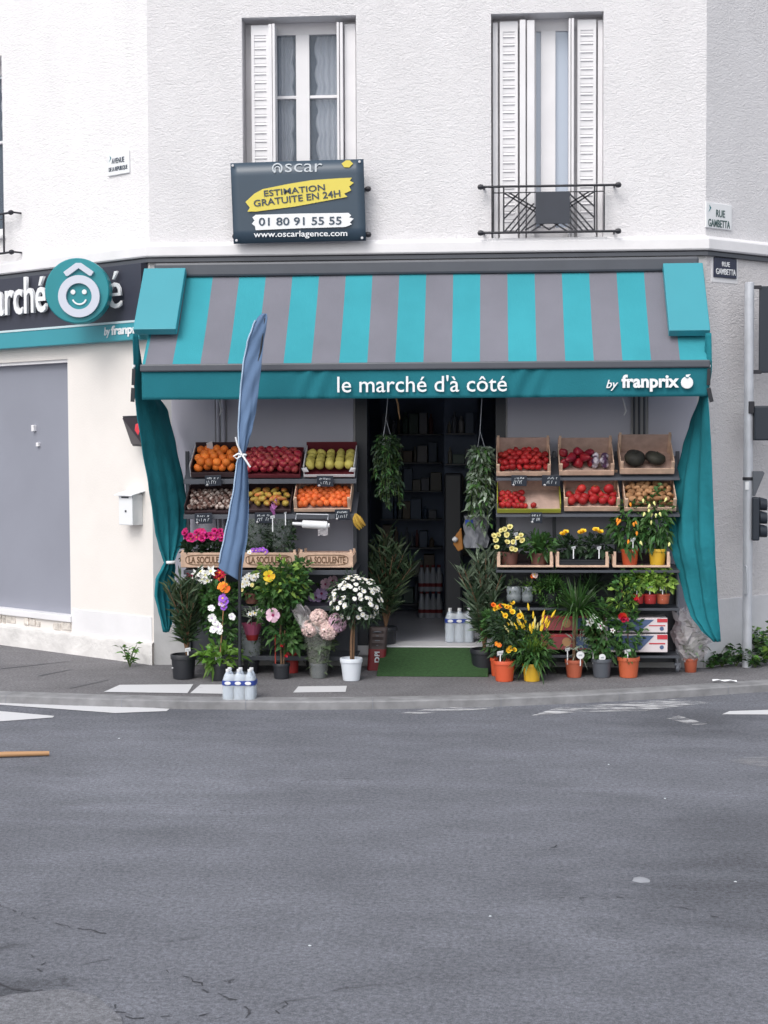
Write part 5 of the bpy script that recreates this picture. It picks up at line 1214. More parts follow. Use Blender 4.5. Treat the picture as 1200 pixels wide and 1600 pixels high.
mb = MB(); bush(mb, at(393, 1003, b.y), (.10, .08, .19), 380, .07, .012, up=.7); mb.build('foliage', 'l_olive', t, recalc=False)
mb = MB(); mb.lathe(b + V((0, 0, .1)), [(.06, 0), (.08, .06), (.09, .2), (.085, .30), (.095, .34)], 18, jit=.06); mb.build('wrap', 'film', t, smooth=180, recalc=False)
t, b, s = gp('white_flowering_plant', 'white flowered plant in a brown pot below the second lettered crate', 'potted plant', 394, 943, .066, .055, .095, 'p_brown', Y=-.54)
mb = MB(); bush(mb, at(394, 921, -.54), (.10, .08, .06), 110, .055, .03); mb.build('foliage', 'l_mid', t, recalc=False)
for px, py in ((383, 905), (389, 900), (396, 903), (386, 911), (400, 898), (379, 913)): bloom(t, 'daisy', .035, 'f_white', at(px, py, -.66), eye='f_pyel')
for px, py in ((378, 922), (394, 914)): bloom(t, 'daisy', .02, 'f_pyel', at(px, py, -.66))
t, b, s = gp('pink_wrapped_plant', 'small plant wrapped in pink paper low behind the flag pole', 'potted plant', 394, 1000, .072, .05, .14, 'p_red', Y=-.55)
mb = MB(); mb.lathe(b + V((0, 0, .05)), [(.06, 0), (.085, .08), (.09, .10)], 16, jit=.05); mb.build('wrap', petal('pink_paper', (.42, .10, .16)), t, recalc=False)
mb = MB(); bush(mb, at(396, 962, -.58), (.09, .06, .05), 40, .09, .02, up=.6); mb.build('foliage', 'l_pale', t, recalc=False)
for px, py in ((398, 958), (407, 953), (391, 960)): bloom(t, 'lily', .04, 'f_white', at(px, py, -.68))
t, b, s = gp('yellow_hibiscus', 'leafy hibiscus standard with one yellow bloom in a small black pot', 'potted plant', 440, 1060, .073, .066, .135, 'p_black')
mb = MB(); bush(mb, at(443, 915, b.y), (.22, .15, .18), 350, .075, .042); bush(mb, at(425, 945, b.y), (.13, .1, .12), 110, .07, .04); bush(mb, at(470, 885, b.y + .05), (.09, .07, .06), 50, .07, .04); bush(mb, at(445, 985, b.y), (.17, .10, .16), 170, .08, .045); mb.build('foliage', ['l_mid'], t, recalc=False)
mb = MB(); bush(mb, at(440, 905, b.y - .02), (.21, .15, .17), 70, .07, .042, shell=.8); mb.build('leaf_spray', 'l_lime', t, recalc=False)
mb = MB(); mb.tube([s, at(438, 990, b.y), at(440, 920, b.y)], [.010, .009, .006], 7); mb.tube([s + V((.02, 0, 0)), at(445, 985, b.y)], .006, 6); mb.build('stem', 'bark', t, smooth=60)
mb = MB(); mb.tube([s + V((-.05, -.02, 0)), at(430, 985, b.y)], .006, 6); mb.build('cane', petal('red_cane', (.35, .08, .04)), t)
bloom(t, 'hib', .062, 'f_yel', at(420, 900, b.y - .17), (.1, -1, .1), eye='f_or'); bloom(t, 'hib', .07, 'f_pink', at(427, 961, b.y - .12), (-.2, -1, .1), eye='f_eye'); bloom(t, 'rose', .02, 'f_pyel', at(417, 912, b.y - .16))
for px, py in ((440, 1010), (446, 1026)): bloom(t, 'rose', .022, 'f_red', at(px, py, b.y - .07))
t, b, s = gp('red_potted_shrub', 'small shrub in a dark red pot squeezed behind the hibiscus', 'potted plant', 457, 1051, .06, .05, .19, 'p_red')
mb = MB(); bush(mb, s + V((.01, 0, .17)), (.13, .08, .22), 190, .07, .04); mb.build('foliage', 'l_dark', t, recalc=False)
t, b, s = gp('lilac_hibiscus', 'hibiscus with lilac pink blooms behind the wrapped hydrangea', 'potted plant', 488, 1040, .07, .06, .13, 'p_black')
mb = MB(); bush(mb, at(500, 930, b.y), (.17, .1, .16), 190, .07, .04); bush(mb, at(508, 965, b.y), (.22, .1, .22), 280, .07, .04); mb.build('foliage', 'l_mid', t, recalc=False)
mb = MB(); mb.tube([s, at(494, 960, b.y), at(494, 882, b.y)], [.008, .007, .006], 7); mb.build('stem', 'bark', t, smooth=60)
for px, py, r in ((508, 913, .055), (520, 908, .05), (516, 918, .045), (494, 934, .055), (502, 928, .06), (489, 935, .045), (519, 942, .055), (526, 938, .045), (514, 947, .04)): bloom(t, 'hib', r, 'f_lil' if py > 920 else 'f_pink', at(px, py, b.y - .16), eye='f_eye')
g = gnd(498, 1059); t = thing('wrapped_hydrangea', 'pale pink hydrangea bouquet wrapped in a crinkled film cone', 'potted plant', g, 'potted plants for sale')
pot(t, g, .07, .062, .13, 'p_grey')
k = mpp(g.y); mb = MB(); mb.lathe(g + V((0, 0, .005)), [(.072, 0), (.080, .06), (.078, .12), (.10, .22), (.135, .36), (.155, .44), (.17, .50)], 26, jit=.045)
for v in mb.v:
    an_ = math.atan2(v.y - g.y, v.x - g.x); kq = 1 + .05 * math.sin(an_ * 5 + v.z * 19) + .04 * math.sin(an_ * 9 - v.z * 41); v.x = g.x + (v.x - g.x) * kq; v.y = g.y + (v.y - g.y) * kq
    if v.z > .42: v.z += .05 * math.sin(math.atan2(v.y - g.y, v.x - g.x) * 3 + 2); v.x -= .03 * (v.z - .4)
mb.build('wrap', 'film_g', t, smooth=25, recalc=False)
mb = MB(); rows = []
for i in range(7):
    rows.append([at(473 + (j * 3.4 if i < 6 else j * 3) - i * 3.2, 992 - i * 7 + 5 * math.sin(j * 1.1) - j * 1.0, g.y - .13 + .04 * math.sin(j * 1.4 + i)) for j in range(9)])
mb.grid(rows); mb.build('wrap_edge', 'film_w', t, recalc=False)
mb = MB(); bush(mb, at(503, 1003, g.y), (.12, .09, .10), 90, .08, .05); bush(mb, at(499, 1030, g.y), (.06, .05, .10), 70, .09, .035, up=.8); stems(mb, g + V((0, 0, .1)), [at(492 + 4 * q, 990, g.y) for q in range(6)], .004); mb.build('foliage', 'l_olive', t, recalc=False)
for px, py, r, m in ((498, 966, 15, 'f_ppink'), (513, 985, 16, 'f_ppink'), (527, 973, 16, 'f_pink'), (507, 976, 12, 'f_ppink'), (484, 982, 14, 'f_ppink')):
    c = at(px, py, g.y - .10); hd = MB()
    hd.lathe(c, [(max(0, math.cos(a_)) * r * k * .62, math.sin(a_) * r * k * .62) for a_ in [(-90 + 22.5 * q_) * math.pi / 180 for q_ in range(9)]], 12)
    for i in range(120):
        q = V((rnd.gauss(0, 1), rnd.gauss(0, 1), rnd.gauss(0, 1))).normalized(); p = c + q * r * k * .86
        X = q.cross(V((.3, .2, 1))).normalized(); Y_ = q.cross(X)
        for e in range(4):
            a = e * 1.571 + i; hd.leaf(p, X * math.cos(a) + Y_ * math.sin(a) + q * .25, r * k * .36, r * k * .30, 0, n=q)
    hd.build('flower_head', m, t, recalc=False)
t, b, s = gp('daisy_standard', 'daisy tree with a round head of white flowers in a white pot', 'potted plant', 549, 1063, .094, .072, .195, 'p_white')
cc = at(556, 938, b.y); k = mpp(b.y)
mb = MB(); bush(mb, cc, (40 * k, 32 * k, 38 * k), 640, .075, .018, up=.1, droop=.3); mb.build('foliage', ['l_dark'], t, recalc=False)
mb = MB(); mb.tube([s, at(549, 1000, b.y), at(553, 950, b.y)], [.013, .012, .010], 8); mb.tube([s + V((.02, .01, 0)), at(553, 1000, b.y + .01), at(554, 960, b.y)], .008, 7); mb.build('trunk', 'bark', t, smooth=60)
i = 0
while i < 92:
    q = V((rnd.gauss(0, 1), rnd.gauss(0, 1), rnd.gauss(0, 1))).normalized()
    if q.y > .35 or q.z < -.75: continue
    if q.z < -.2 and rnd.random() < .5: continue
    p = cc + V((q.x * 41 * k, q.y * 33 * k, q.z * 38 * k)) * rnd.uniform(.9, 1.05); bloom(t, 'daisy', .0235, 'f_white', p, q + V((0, -.2, .5)), eye='f_pyel'); i += 1
# charcoal bag
g = gnd(588, 1046); k = mpp(g.y); t = thing('charcoal_bag', 'dark red paper charcoal sack with ribbed top beside the doormat', 'sack', g)
rows = []
for i in range(15):
    z = i / 14; w_ = (15.5 - 1.2 * z) * k * (1 - .08 * (1 - z)); dd = .075 * (1 - .35 * z ** 3) + .008 * (math.sin(z * 42) if z > .5 else 0)
    row = []
    for a in range(25):
        an = 6.283 * a / 24; cx, cy = math.cos(an), math.sin(an); row.append(g + V((math.copysign(abs(cx) ** .5, cx) * w_ + .02 * z, math.copysign(abs(cy) ** .5, cy) * dd + .06 * z, z * 66 * k)))
    rows.append(row)
mb = MB(); mb.grid(rows[:8]); mb.k = 1; mb.grid(rows[7:]); mb.add(rows[-1], [tuple(range(24))]); mb.build('sack', ['coal_red', 'coal_dark'], t, smooth=50)
c = g + V((.012, -.062, 17 * k)); text('lettering', 'D', t, c, (0, 0, 1), (-1, 0, 0), w_=.05, h_=.045, mt='chalk', depth=.004, bold=.03)
c = g + V((.012, -.060, 26 * k)); text('lettering', 'PI', t, c, (0, 0, 1), (-1, 0, 0), w_=.04, h_=.045, mt='chalk', depth=.004, bold=.02)
mb = MB()
for i in range(4):
    z = (38 + 7 * i) * k; mb.tube([g + V((-9 * k + .012, -.045 + .06 * z / (66 * k), z)), g + V((.012, -.062 + .06 * z / (66 * k), z + .006)), g + V((9 * k + .012, -.045 + .06 * z / (66 * k), z))], .007, 6)
mb.build('rib', 'signback', t, smooth=60)
t, b, s = gp('doorway_oleander', 'very dark leafy oleander just inside the left of the doorway', 'potted plant', 603, 1011, .10, .085, .19, 'p_black', Y=.12)
b2 = V((b.x, b.y, SILL + .006)); lf, st = MB(), MB(); oleander(lf, st, s, .95, .28, 20, 38, .20, .026, mats=2); lf.build('foliage', ['l_dark', 'l_olive'], t, recalc=False); st.build('stem', 'bark', t, smooth=60)
# --- right side
t, b, s = gp('variegated_oleander', 'tall grey green oleander in a black pot at the right of the doormat', 'potted plant', 757, 1051, .124, .105, .215, 'p_black')
lf, st = MB(), MB(); oleander(lf, st, s, .94, .25, 24, 46, .18, .026, mats=3); lf.build('foliage', ['l_grey', 'l_dark', 'l_grey'], t, recalc=False); st.build('stem', 'bark', t, smooth=60)
# hanging plants
def hanging(label, px, pyt, pyp, m, strands, wdt, lo, hi, lm, L, Y=-.30):
    p = at(px, pyp, Y); k = mpp(Y); t = thing('hanging_plant', label, 'hanging plant', p, 'hanging plants in the doorway')
    pot(t, p - V((0, 0, 16 * k)), 9.5 * k, 7.5 * k, 16 * k, m)
    mb = MB(); top = at(px + 3, pyt, Y)
    mb.tube([top, p + V((0, 0, .16))], .0028, 5)
    for a in range(3): mb.tube([p + V((0, 0, .16)), p + V((math.cos(a * 2.1) * .05, math.sin(a * 2.1) * .05, -.01))], .002, 4)
    mb.build('hanger', 'galv', t)
    lf, st = MB(), MB(); strands = int(strands * 1.5); bush(lf, p + V((0, 0, -.06)), (.11, .09, .09), 60, L * 1.1, L * .6)
    for i in range(strands):
        a = 6.283 * i / strands; e = at(px + rnd.uniform(-1, 1) * wdt, rnd.uniform(lo, hi), Y) + V((0, math.sin(a) * .08, 0)); q = p + V((math.cos(a) * .06, math.sin(a) * .06, .01))
        mid = V(((q.x * .4 + e.x * .6), (q.y + e.y) / 2, q.z * .6 + e.z * .4)); st.tube([q, mid, e], .0022, 4)
        n = int((q.z - e.z) / .022) + 3
        for j in range(n):
            u = j / n; c = q * (1 - u) ** 2 + mid * 2 * u * (1 - u) + e * u * u; lf.k = rnd.randrange(len(lm)); lf.leaf(c + V((rnd.gauss(0, .012), rnd.gauss(0, .012), 0)), rdir(rnd.uniform(-.9, .5)), L * rnd.uniform(.6, 1.5), L * rnd.uniform(.35, .65), .5)
    lf.build('foliage', lm, t, recalc=False); st.build('stem', 'gstem', t)
hanging('trailing plant in a white hanging pot at the left of the doorway', 603, 622, 683, 'p_white', 22, 27, 705, 800, ['l_dark', 'l_dark', 'l_mid'], .055)
hanging('pale trailing pothos hanging at the right of the doorway', 750, 622, 702, 'p_grey', 22, 21, 725, 838, ['l_grey', 'l_pale', 'l_mid'], .06)
p = at(621, 625, -.2); mb = MB(); mb.tube([at(619, 622, -.2), at(622, 632, -.2), at(623, 645, -.2), at(625, 655, -.2)], [.008, .009, .007, .003], 6); tag(mb.build('hanging_strap', 'cane', smooth=60), 'short tan strap dangling from the awning above the doorway', 'strap')
for px, lab in ((344, 'pale cord end dangling under the awning left of the flag'), (976, 'pale cord end dangling under the awning above the peppers')):
    tag(MB().tube([at(px - 3, 622, -.3), at(px, 634, -.3), at(px + 2, 642, -.3), at(px - 1, 649, -.3)], [.006, .007, .009, .006], 6).build('hanging_strap', 'whitecrate', smooth=60), lab, 'strap')
t, b, s = gp('orange_potted_celosia', 'orange flowering plant in an orange pot touching the big oleander', 'potted plant', 779, 1056, .072, .06, .16, 'p_orange')
mb = MB(); bush(mb, at(780, 982, b.y), (.16, .1, .20), 280, .085, .022, up=.4); mb.build('foliage', 'l_mid', t, recalc=False)
for i in range(9): bloom(t, 'pom', .028, 'f_yel' if i % 3 else 'f_or', at(772 + i * 3.6 + rnd.uniform(-2, 2), 946 + rnd.uniform(-5, 7), b.y - .06))
t, b, s = gp('orange_potted_pepper', 'yellow fruited plant in the front orange pot beside the yellow pot', 'potted plant', 788, 1064, .093, .074, .18, 'p_orange')
mb = MB(); bush(mb, at(795, 990, b.y), (.17, .1, .21), 300, .085, .025, up=.4); mb.build('foliage', 'l_dark', t, recalc=False)
mb = MB(); stems(mb, s, [at(785, 985, b.y), at(797, 980, b.y), at(805, 995, b.y)], .006); mb.build('stem', 'gstem', t)
for px, py in ((800, 957), (812, 962), (790, 962), (797, 1013), (803, 1016), (794, 1016)): bloom(t, 'pom', .03, 'f_yel', at(px, py, b.y - .10))
for px, py in ((780, 1008), (776, 1006)): bloom(t, 'hib', .025, 'f_or', at(px, py, b.y - .1))
stake(t, s + V((-.035, -.075, .03)), .06, .03)
t, b, s = gp('yellow_celosia', 'plume celosia with yellow spikes in a yellow pot', 'potted plant', 831, 1064, .08, .066, .155, 'p_yellow')
mb = MB(); tuft(mb, s, 150, .34, .026, 1.2, .75); bush(mb, s + V((0, 0, .16)), (.20, .15, .15), 260, .10, .022, up=.6, droop=.5); mb.build('foliage', ['l_mid'], t, recalc=False)
mb = MB(); tuft(mb, s + V((0, 0, .05)), 70, .33, .024, .85, .45); mb.build('leaf_spray', 'l_lime', t, recalc=False)
for i in range(34):
    px, py = 834 + rnd.gauss(0, 17), 990 - abs(rnd.gauss(0, 14)); p = at(px, py, b.y - .02 + rnd.uniform(-.07, .06)); q = p + V(((px - 832) * .0016, 0, .08)); m = p.lerp(q, .4); mb = MB()
    q = p + (q - p) * .8; mb.tube([p, m, q], [.006, .011, .002], 7); mb.build('plume', 'f_yel' if i % 4 else 'f_pyel', t, smooth=60)
t, b, s = gp('cordyline', 'grassy cordyline on a slim trunk in a terracotta pot with a round label', 'potted plant', 897, 1058, .078, .062, .155, 'p_terra')
tp = at(901, 962, b.y); mb = MB(); tuft(mb, tp, 170, .52, .022, 1.4, .6); mb.build('foliage', ['l_mid'], t, recalc=False); mb = MB(); tuft(mb, tp, 30, .50, .016, 1.0, .6); mb.build('leaf_spray', 'l_grey', t, recalc=False)
mb = MB(); mb.tube([s, s.lerp(tp, .5) + V((-.012, 0, 0)), tp], [.016, .014, .014], 8); mb.build('trunk', 'bark', t, smooth=60)
mb = MB(); bush(mb, at(905, 1008, b.y - .03), (.07, .07, .10), 40, .10, .014, up=.5); mb.build('shoot', 'l_pale', t, recalc=False)
stake(t, s + V((-.06, -.05, .03)), .08, .022); stake(t, s + V((.05, -.075, .02)), .045, .034, True)
t, b, s = gp('white_mandevilla', 'climbing plant with white star flowers in a grey pot', 'potted plant', 940, 1058, .088, .07, .165, 'p_grey')
mb = MB(); bush(mb, at(938, 985, b.y), (.15, .11, .27), 260, .07, .042, up=.1); mb.build('foliage', ['l_mid'], t, recalc=False)
mb = MB(); stems(mb, s, [at(935, 970, b.y), at(945, 950, b.y), at(930, 990, b.y)], .005); mb.build('stem', 'bark', t)
for px, py in ((926, 965), (921, 973), (938, 978), (957, 985)): bloom(t, 'star', .046 if px < 950 else .026, 'f_white', at(px, py, b.y - .12), (.1, -1, .15), eye='f_eye')
stake(t, s + V((-.075, -.03, .02)), .06, .022); stake(t, s + V((0, -.07, .01)), .025, .03, True)
t, b, s = gp('red_mandevilla', 'climbing plant with a red bloom in the largest terracotta pot', 'potted plant', 982, 1058, .094, .076, .18, mat('pot_bright_terracotta', (.52, .11, .045), .55, var=.08))
mb = MB(); bush(mb, at(978, 985, b.y), (.14, .11, .28), 260, .075, .042, up=.1); bush(mb, at(978, 915, b.y), (.12, .09, .13), 90, .07, .035, up=.5); mb.build('foliage', ['l_mid'], t, recalc=False)
mb = MB(); bush(mb, at(975, 930, b.y - .03), (.13, .09, .16), 50, .07, .035, shell=.8); mb.build('leaf_spray', 'l_lime', t, recalc=False)
mb = MB(); stems(mb, s, [at(975, 960, b.y), at(985, 930, b.y), at(970, 900, b.y)], .006); mb.build('stem', 'bark', t)
bloom(t, 'rose', .05, 'f_red', at(971, 965, b.y - .15), (0, -1, .3)); bloom(t, 'rose', .048, 'f_red', at(974, 968, b.y - .15), (0.1, -1, -.1)); bloom(t, 'rose', .028, 'f_red', at(994, 937, b.y - .1))
stake(t, s + V((-.015, -.08, .02)), .055, .028)
t, b, s = gp('wrapped_plant', 'plant in crinkled clear wrap in a small terracotta pot by the curtain foot', 'potted plant', 1079, 1050, .06, .05, .125, 'p_terra')
mb = MB(); bush(mb, at(1082, 1000, b.y), (.10, .08, .14), 90, .08, .035); mb.build('foliage', 'l_grey', t, recalc=False)
rows = []
for i in range(12):
    u = i / 11; cxp = 1079 + 3 * math.sin(u * 3); rad = (12 + 17 * math.sin(min(1, u * 1.15) * 2.6) ** 1) * mpp(b.y) * (1 if u < .9 else .8); c = at(cxp, 1030 - 78 * u, b.y)
    rows.append([c + V((math.cos(a * .2856) * rad * (1 + .16 * math.sin(a * 2.3 + i * 1.7)), math.sin(a * .2856) * rad * .8 * (1 + .16 * math.sin(a * 1.9 + i)), .02 * math.sin(a * 1.3 + i))) for a in range(23)])
for row in rows:
    for p in row: p += V((rnd.uniform(-.012, .012), rnd.uniform(-.014, .014), rnd.uniform(-.012, .012)))
mb = MB(); mb.grid(rows); mb.build('wrap', 'film_w', t, recalc=False)
mb = MB(); mb.grid([[at(1062 + 3 * j - 5 * i + 2, 965 + 5 * i * (1 if j else .2) - 6 * i + 4 * j, b.y - .05 + .02 * ((i + j) % 2)) for j in range(3)] for i in range(4)]); mb.build('wrap_tail', 'film_w', t, smooth=180, recalc=False)
# --- third row on the right rack
t, b, s = gp('pale_yellow_chrysanthemum', 'plant covered in pale yellow flowers at the doorway end of the rack', 'potted plant', 796, 883, .078, .066, .12, 'p_brown', Y=-.44)
mb = MB(); bush(mb, at(796, 848, -.46), (.14, .11, .11), 190, .05, .028); mb.build('foliage', 'l_dark', t, recalc=False)
for px, py in ((775, 845), (778, 836), (772, 838), (789, 827), (797, 824), (793, 836), (814, 837), (809, 842), (817, 845), (792, 848), (803, 847), (800, 857), (806, 860), (776, 856), (784, 830)): bloom(t, 'pom', .030, 'f_pyel', at(px, py, -.60))
stake(t, at(806, 843, -.55), .05, .02)
t, b, s = gp('broad_leaf_plant', 'broad leaved green plant in a brown pot beside the pale yellow flowers', 'potted plant', 842, 883, .078, .066, .11, 'p_brown', Y=-.42)
mb = MB(); tuft(mb, s, 46, .27, .04, .75, .35); bush(mb, at(842, 850, -.46), (.15, .12, .08), 100, .09, .035, up=.5); mb.build('foliage', ['l_mid'], t, recalc=False)
for px, nm, ys in ((892, 'first yellow flowering plant in the black tray', ((884, 833), (907, 834), (879, 836))), (932, 'second yellow flowering plant in the black tray beside the orange pot', ((931, 830), (911, 832), (938, 833)))):
    t, b, s = gp('yellow_primrose', nm.replace('first ', 'left hand ').replace('left hand ', '').replace('second ', '') if px > 900 else 'yellow flowering plant in the black tray beside the broad leaved plant', 'potted plant', px, 878, .06, .05, .08, 'p_black', Y=-.44)
    mb = MB(); bush(mb, at(px, 853, -.46), (.125, .1, .085), 95, .075, .05, up=.4); mb.build('foliage', 'l_dark', t, recalc=False)
    for x_, y_ in ys: bloom(t, 'pom', .038, 'f_yel', at(x_, y_, -.57), (0, -.6, 1))
    stake(t, at(px + 4, 864, -.58), .045, .02)
def pepperplant(label, px, m, fx, fm, top, w_):
    t, b, s = gp('pepper_plant', label, 'potted plant', px, 883, .076, .062, .145, m, Y=-.47)
    mb = MB(); bush(mb, at(px - 3, (top + 862) / 2, -.48), (w_, .11, (862 - top) / 2 * K0), 230, .085, .04, up=.1, droop=.5); mb.build('foliage', ['l_mid'], t, recalc=False)
    mb = MB(); stems(mb, s, [at(px - 4, top + 30, -.48), at(px + 5, top + 40, -.48)], .005); mb.build('stem', 'gstem', t)
    for x_, y_ in fx:
        p = at(x_, y_, -.60); mb = MB(); mb.tube([p + V((0, 0, .016)), p, p + V((rnd.uniform(-.018, .018), -.006, -.022))], [.005, .0125, .003], 8); mb.build('pepper', fm, t, smooth=60)
    return t, s
t, s = pepperplant('orange fruited pepper plant in an orange pot on the third row', 984, 'p_orange', ((965, 812), (966, 817), (969, 814), (985, 788), (993, 817), (995, 833), (982, 846), (990, 819)), 'f_or', 778, .135)
stake(t, at(989, 852, -.56), .05, .024)
t, s = pepperplant('yellow fruited pepper plant in a yellow pot on the third row', 1027, 'p_yellow', ((1015, 790), (1014, 798), (1018, 804), (1025, 805), (1005, 782), (1018, 816), (1007, 803), (1031, 803), (1046, 850), (1022, 786), (1001, 848), (1041, 780)), 'f_pyel', 765, .14)
# --- fourth row on the right rack
for px, rr_, lab in ((803, .062, 'ribbed glass pot with a small plant under the pale yellow flowers'), (824, .05, 'smaller ribbed glass pot beside the orange bloom')):
    b = at(px, 941, -.52); t = thing('glass_pot_plant', lab, 'potted plant', b, 'potted plants for sale')
    mb = MB(); mb.lathe(b, [(rr_ * .75, 0), (rr_, .02), (rr_ * 1.05, .06), (rr_ * .95, .075), (rr_ * 1.06, .10), (rr_, .135), (rr_ * .9, .14)], 20); mb.build('pot', mat('ribbed_glass', (.25, .28, .30), .15, alpha=.75, spec=.8), t, smooth=60, recalc=False)
    mb = MB(); mb.lathe(b + V((0, 0, .01)), [(rr_ * .7, 0), (rr_ * .85, .06), (0, .065)], 14); mb.build('soil', 'soil', t)
    mb = MB(); bush(mb, b + V((0, 0, .14)), (.06, .05, .05), 26, .08, .02, up=.8); mb.build('foliage', 'l_olive', t, recalc=False)
t, b, s = gp('small_orange_bloom_plant', 'small plant with a single pale orange bloom on the fourth row', 'potted plant', 838, 942, .05, .042, .085, 'p_black', Y=-.45)
mb = MB(); bush(mb, at(834, 918, -.47), (.08, .07, .05), 60, .05, .03); mb.build('foliage', 'l_bright', t, recalc=False)
bloom(t, 'rose', .038, 'f_or', at(832, 901, -.56), (0, -1, .1)); bloom(t, 'hib', .035, 'f_ppink', at(835, 898, -.57), (.6, -1, .3))
t, b, s = gp('fern', 'feathery dark fern on the fourth row left of the cordyline', 'potted plant', 862, 943, .06, .05, .09, 'p_black', Y=-.48)
mb = MB(); tuft(mb, s + V((0, 0, .02)), 90, .30, .018, 1.0, .6); bush(mb, at(860, 922, -.5), (.20, .1, .13), 330, .06, .012, up=.5); mb.build('foliage', ['l_mid'], t, recalc=False)
t, b, s = gp('dark_grass_plant', 'fine dark grassy plant behind the cordyline blades', 'potted plant', 925, 943, .06, .05, .09, 'p_black', Y=-.45)
mb = MB(); tuft(mb, s + V((0, 0, .02)), 170, .34, .014, 1.2, .5); mb.build('foliage', ['l_dark'], t, recalc=False)
for i, (px, lab) in enumerate(((996, 'bright green basil plant nearest the red bloom climber'), (1016, 'middle one of three bright green basil plants'), (1036, 'bright green basil plant nearest the rack end'))):
    t, b, s = gp('basil', lab, 'potted plant', px, 943, .058, .05, .085, 'p_red' if i < 2 else 'p_terra', Y=-.54)
    mb = MB(); bush(mb, at(px, 905, -.54), (.095, .085, .085), 100, .065, .045, up=.25, droop=.2); mb.build('foliage', ['l_lime' if i else 'l_bright', 'l_lime'], t, recalc=False)
    mb = MB(); stems(mb, s, [at(px - 3, 905, -.54), at(px + 4, 905, -.54)], .004); mb.build('stem', 'gstem', t); stake(t, s + V((-.01, -.05, .01)), .05, .026)
# --- boxes on the bottom shelf, right
for i, (y0, y1, lab) in enumerate(((966, 988, 'white and red card box, upper of the stack below the basil'), (991, 1019, 'white and red card box, lower of the stack below the basil'))):
    a, b = at(946, y1, -.58), at(1043, y1, -.58); zt_ = at(1000, y0, -.58).z; t = thing('card_box', lab, 'box', (a + b) / 2, 'printed card boxes'); zb_ = a.z
    if i == 1: zb_ = at(1000, 1019, -.58).z
    hh = zt_ - zb_
    mb = MB(); mb.box(a.x, b.x, -.58, -.25, zb_, zt_); mb.build('carton', 'whitebox', t, bevel=.003)
    mb = MB(); mb.prism([V((a.x + .02, -.582, zb_ + hh * .12)), V((a.x + .30, -.582, zb_ + hh * .12)), V((a.x + .42, -.582, zt_ - .012)), V((a.x + .02, -.582, zt_ - .012))], (0, -.001, 0)); mb.build('print_panel', 'bluebox', t)
    mb = MB(); mb.box(b.x - .09, b.x - .002, -.583, -.582, zb_ + hh * .72, zt_ - .004); mb.box(b.x - .16, b.x - .02, -.583, -.582, zb_ + hh * .45, zb_ + hh * .52); mb.build('print_stripe', 'redbox', t)
    mb = MB(); mb.box(b.x, b.x + .002, -.57, -.26, zb_ + .01, zt_ - .01); mb.build('red_side', 'redbox', t)
    mb = MB(); mb.lathe(V((b.x - .05, -.583, zb_ + hh * .28)), [(0, -.001), (.018, -.001), (.018, .001), (0, .001)], 12, ax=(V((1, 0, 0)), V((0, 0, 1)), V((0, -1, 0)))); mb.build('print_dot', 'bluebox', t)
for i, (y0, y1, lab) in enumerate(((962, 985, 'red printed card box, upper of the two behind the cordyline trunk'), (991, 1015, 'red printed card box, lower of the two behind the cordyline trunk'))):
    a, b = at(846, y1, -.56), at(925, y1, -.56); zt_ = at(880, y0, -.56).z; t = thing('card_box', lab, 'box', (a + b) / 2, 'printed card boxes')
    mb = MB(); mb.box(a.x, b.x, -.56, -.25, a.z, zt_); mb.build('carton', petal('faded_red_card', (.34, .10, .085)), t, bevel=.003)
    mb = MB(); mb.lathe(V(((a.x + b.x) / 2, -.562, (a.z + zt_) / 2)), [(0, 0), (.04, 0), (.04, .002), (0, .002)], 16, ax=(V((1, 0, 0)), V((0, 0, 1)), V((0, -1, 0)))); mb.build('print_dot', 'cane', t)
    mb = MB(); mb.box(a.x + .3, b.x - .01, -.562, -.561, a.z + .015, zt_ - .02); mb.build('print_panel', 'bluebox', t)
    mb = MB(); mb.box(a.x + .01, b.x - .15, -.562, -.561, zt_ - .022, zt_ - .006); mb.build('print_stripe', 'redbox', t)
# --- third row on the left rack
for px, lab in ((304, 'magenta flowered plant in the lettered crate next to the curtain'), (332, 'magenta flowered plant in the lettered crate next to the flag')):
    t, b, s = gp('magenta_plant', lab, 'potted plant', px, 882, .062, .052, .10, 'p_black', Y=-.44)
    mb = MB(); bush(mb, at(px, 858, -.46), (.11, .10, .085), 110, .07, .045); mb.build('foliage', 'l_dark', t, recalc=False)
    for i in range(17): bloom(t, 'hib' if i % 2 else 'pom', .034, 'f_mag', at(px + rnd.uniform(-16, 15), 828 + rnd.uniform(0, 14) + abs(px - 318) * .1, -.55 + rnd.uniform(-.04, .06)))
for px, lab in ((403, 'dark leafy plant in crinkled wrap near the blue flag'), (438, 'dark leafy plant in crinkled wrap with a white tag, near the white roll')):
    t, b, s = gp('wrapped_leafy_plant', lab, 'potted plant', px, 882, .066, .056, .11, 'p_black', Y=-.44)
    mb = MB(); bush(mb, at(px, 838, -.46), (.12, .1, .17), 210, .07, .03, up=.5); mb.build('foliage', 'l_dark', t, recalc=False)
    mb = MB(); mb.lathe(s, [(.07, 0), (.10, .07), (.12, .20), (.13, .32)], 18, jit=.07); mb.build('wrap', mat('dark_clear_film', (.35, .40, .38), .16, alpha=.24, bump=.8, bscale=22, spec=.9), t, recalc=False)
    if px > 420: stake(t, at(426, 822, -.60), .08, .022); stake(t, at(446, 812, -.60), .06, .012)
    else:
        for i in range(6): bloom(t, 'hib', .025, 'f_pur' if i else 'f_white', at(390 + i * 5, 861 + rnd.uniform(-2, 2), -.60))
t, b, s = gp('bromeliad', 'bromeliad with a pointed pink bract between the wrapped plants', 'potted plant', 425, 882, .05, .045, .11, 'p_black', Y=-.34)
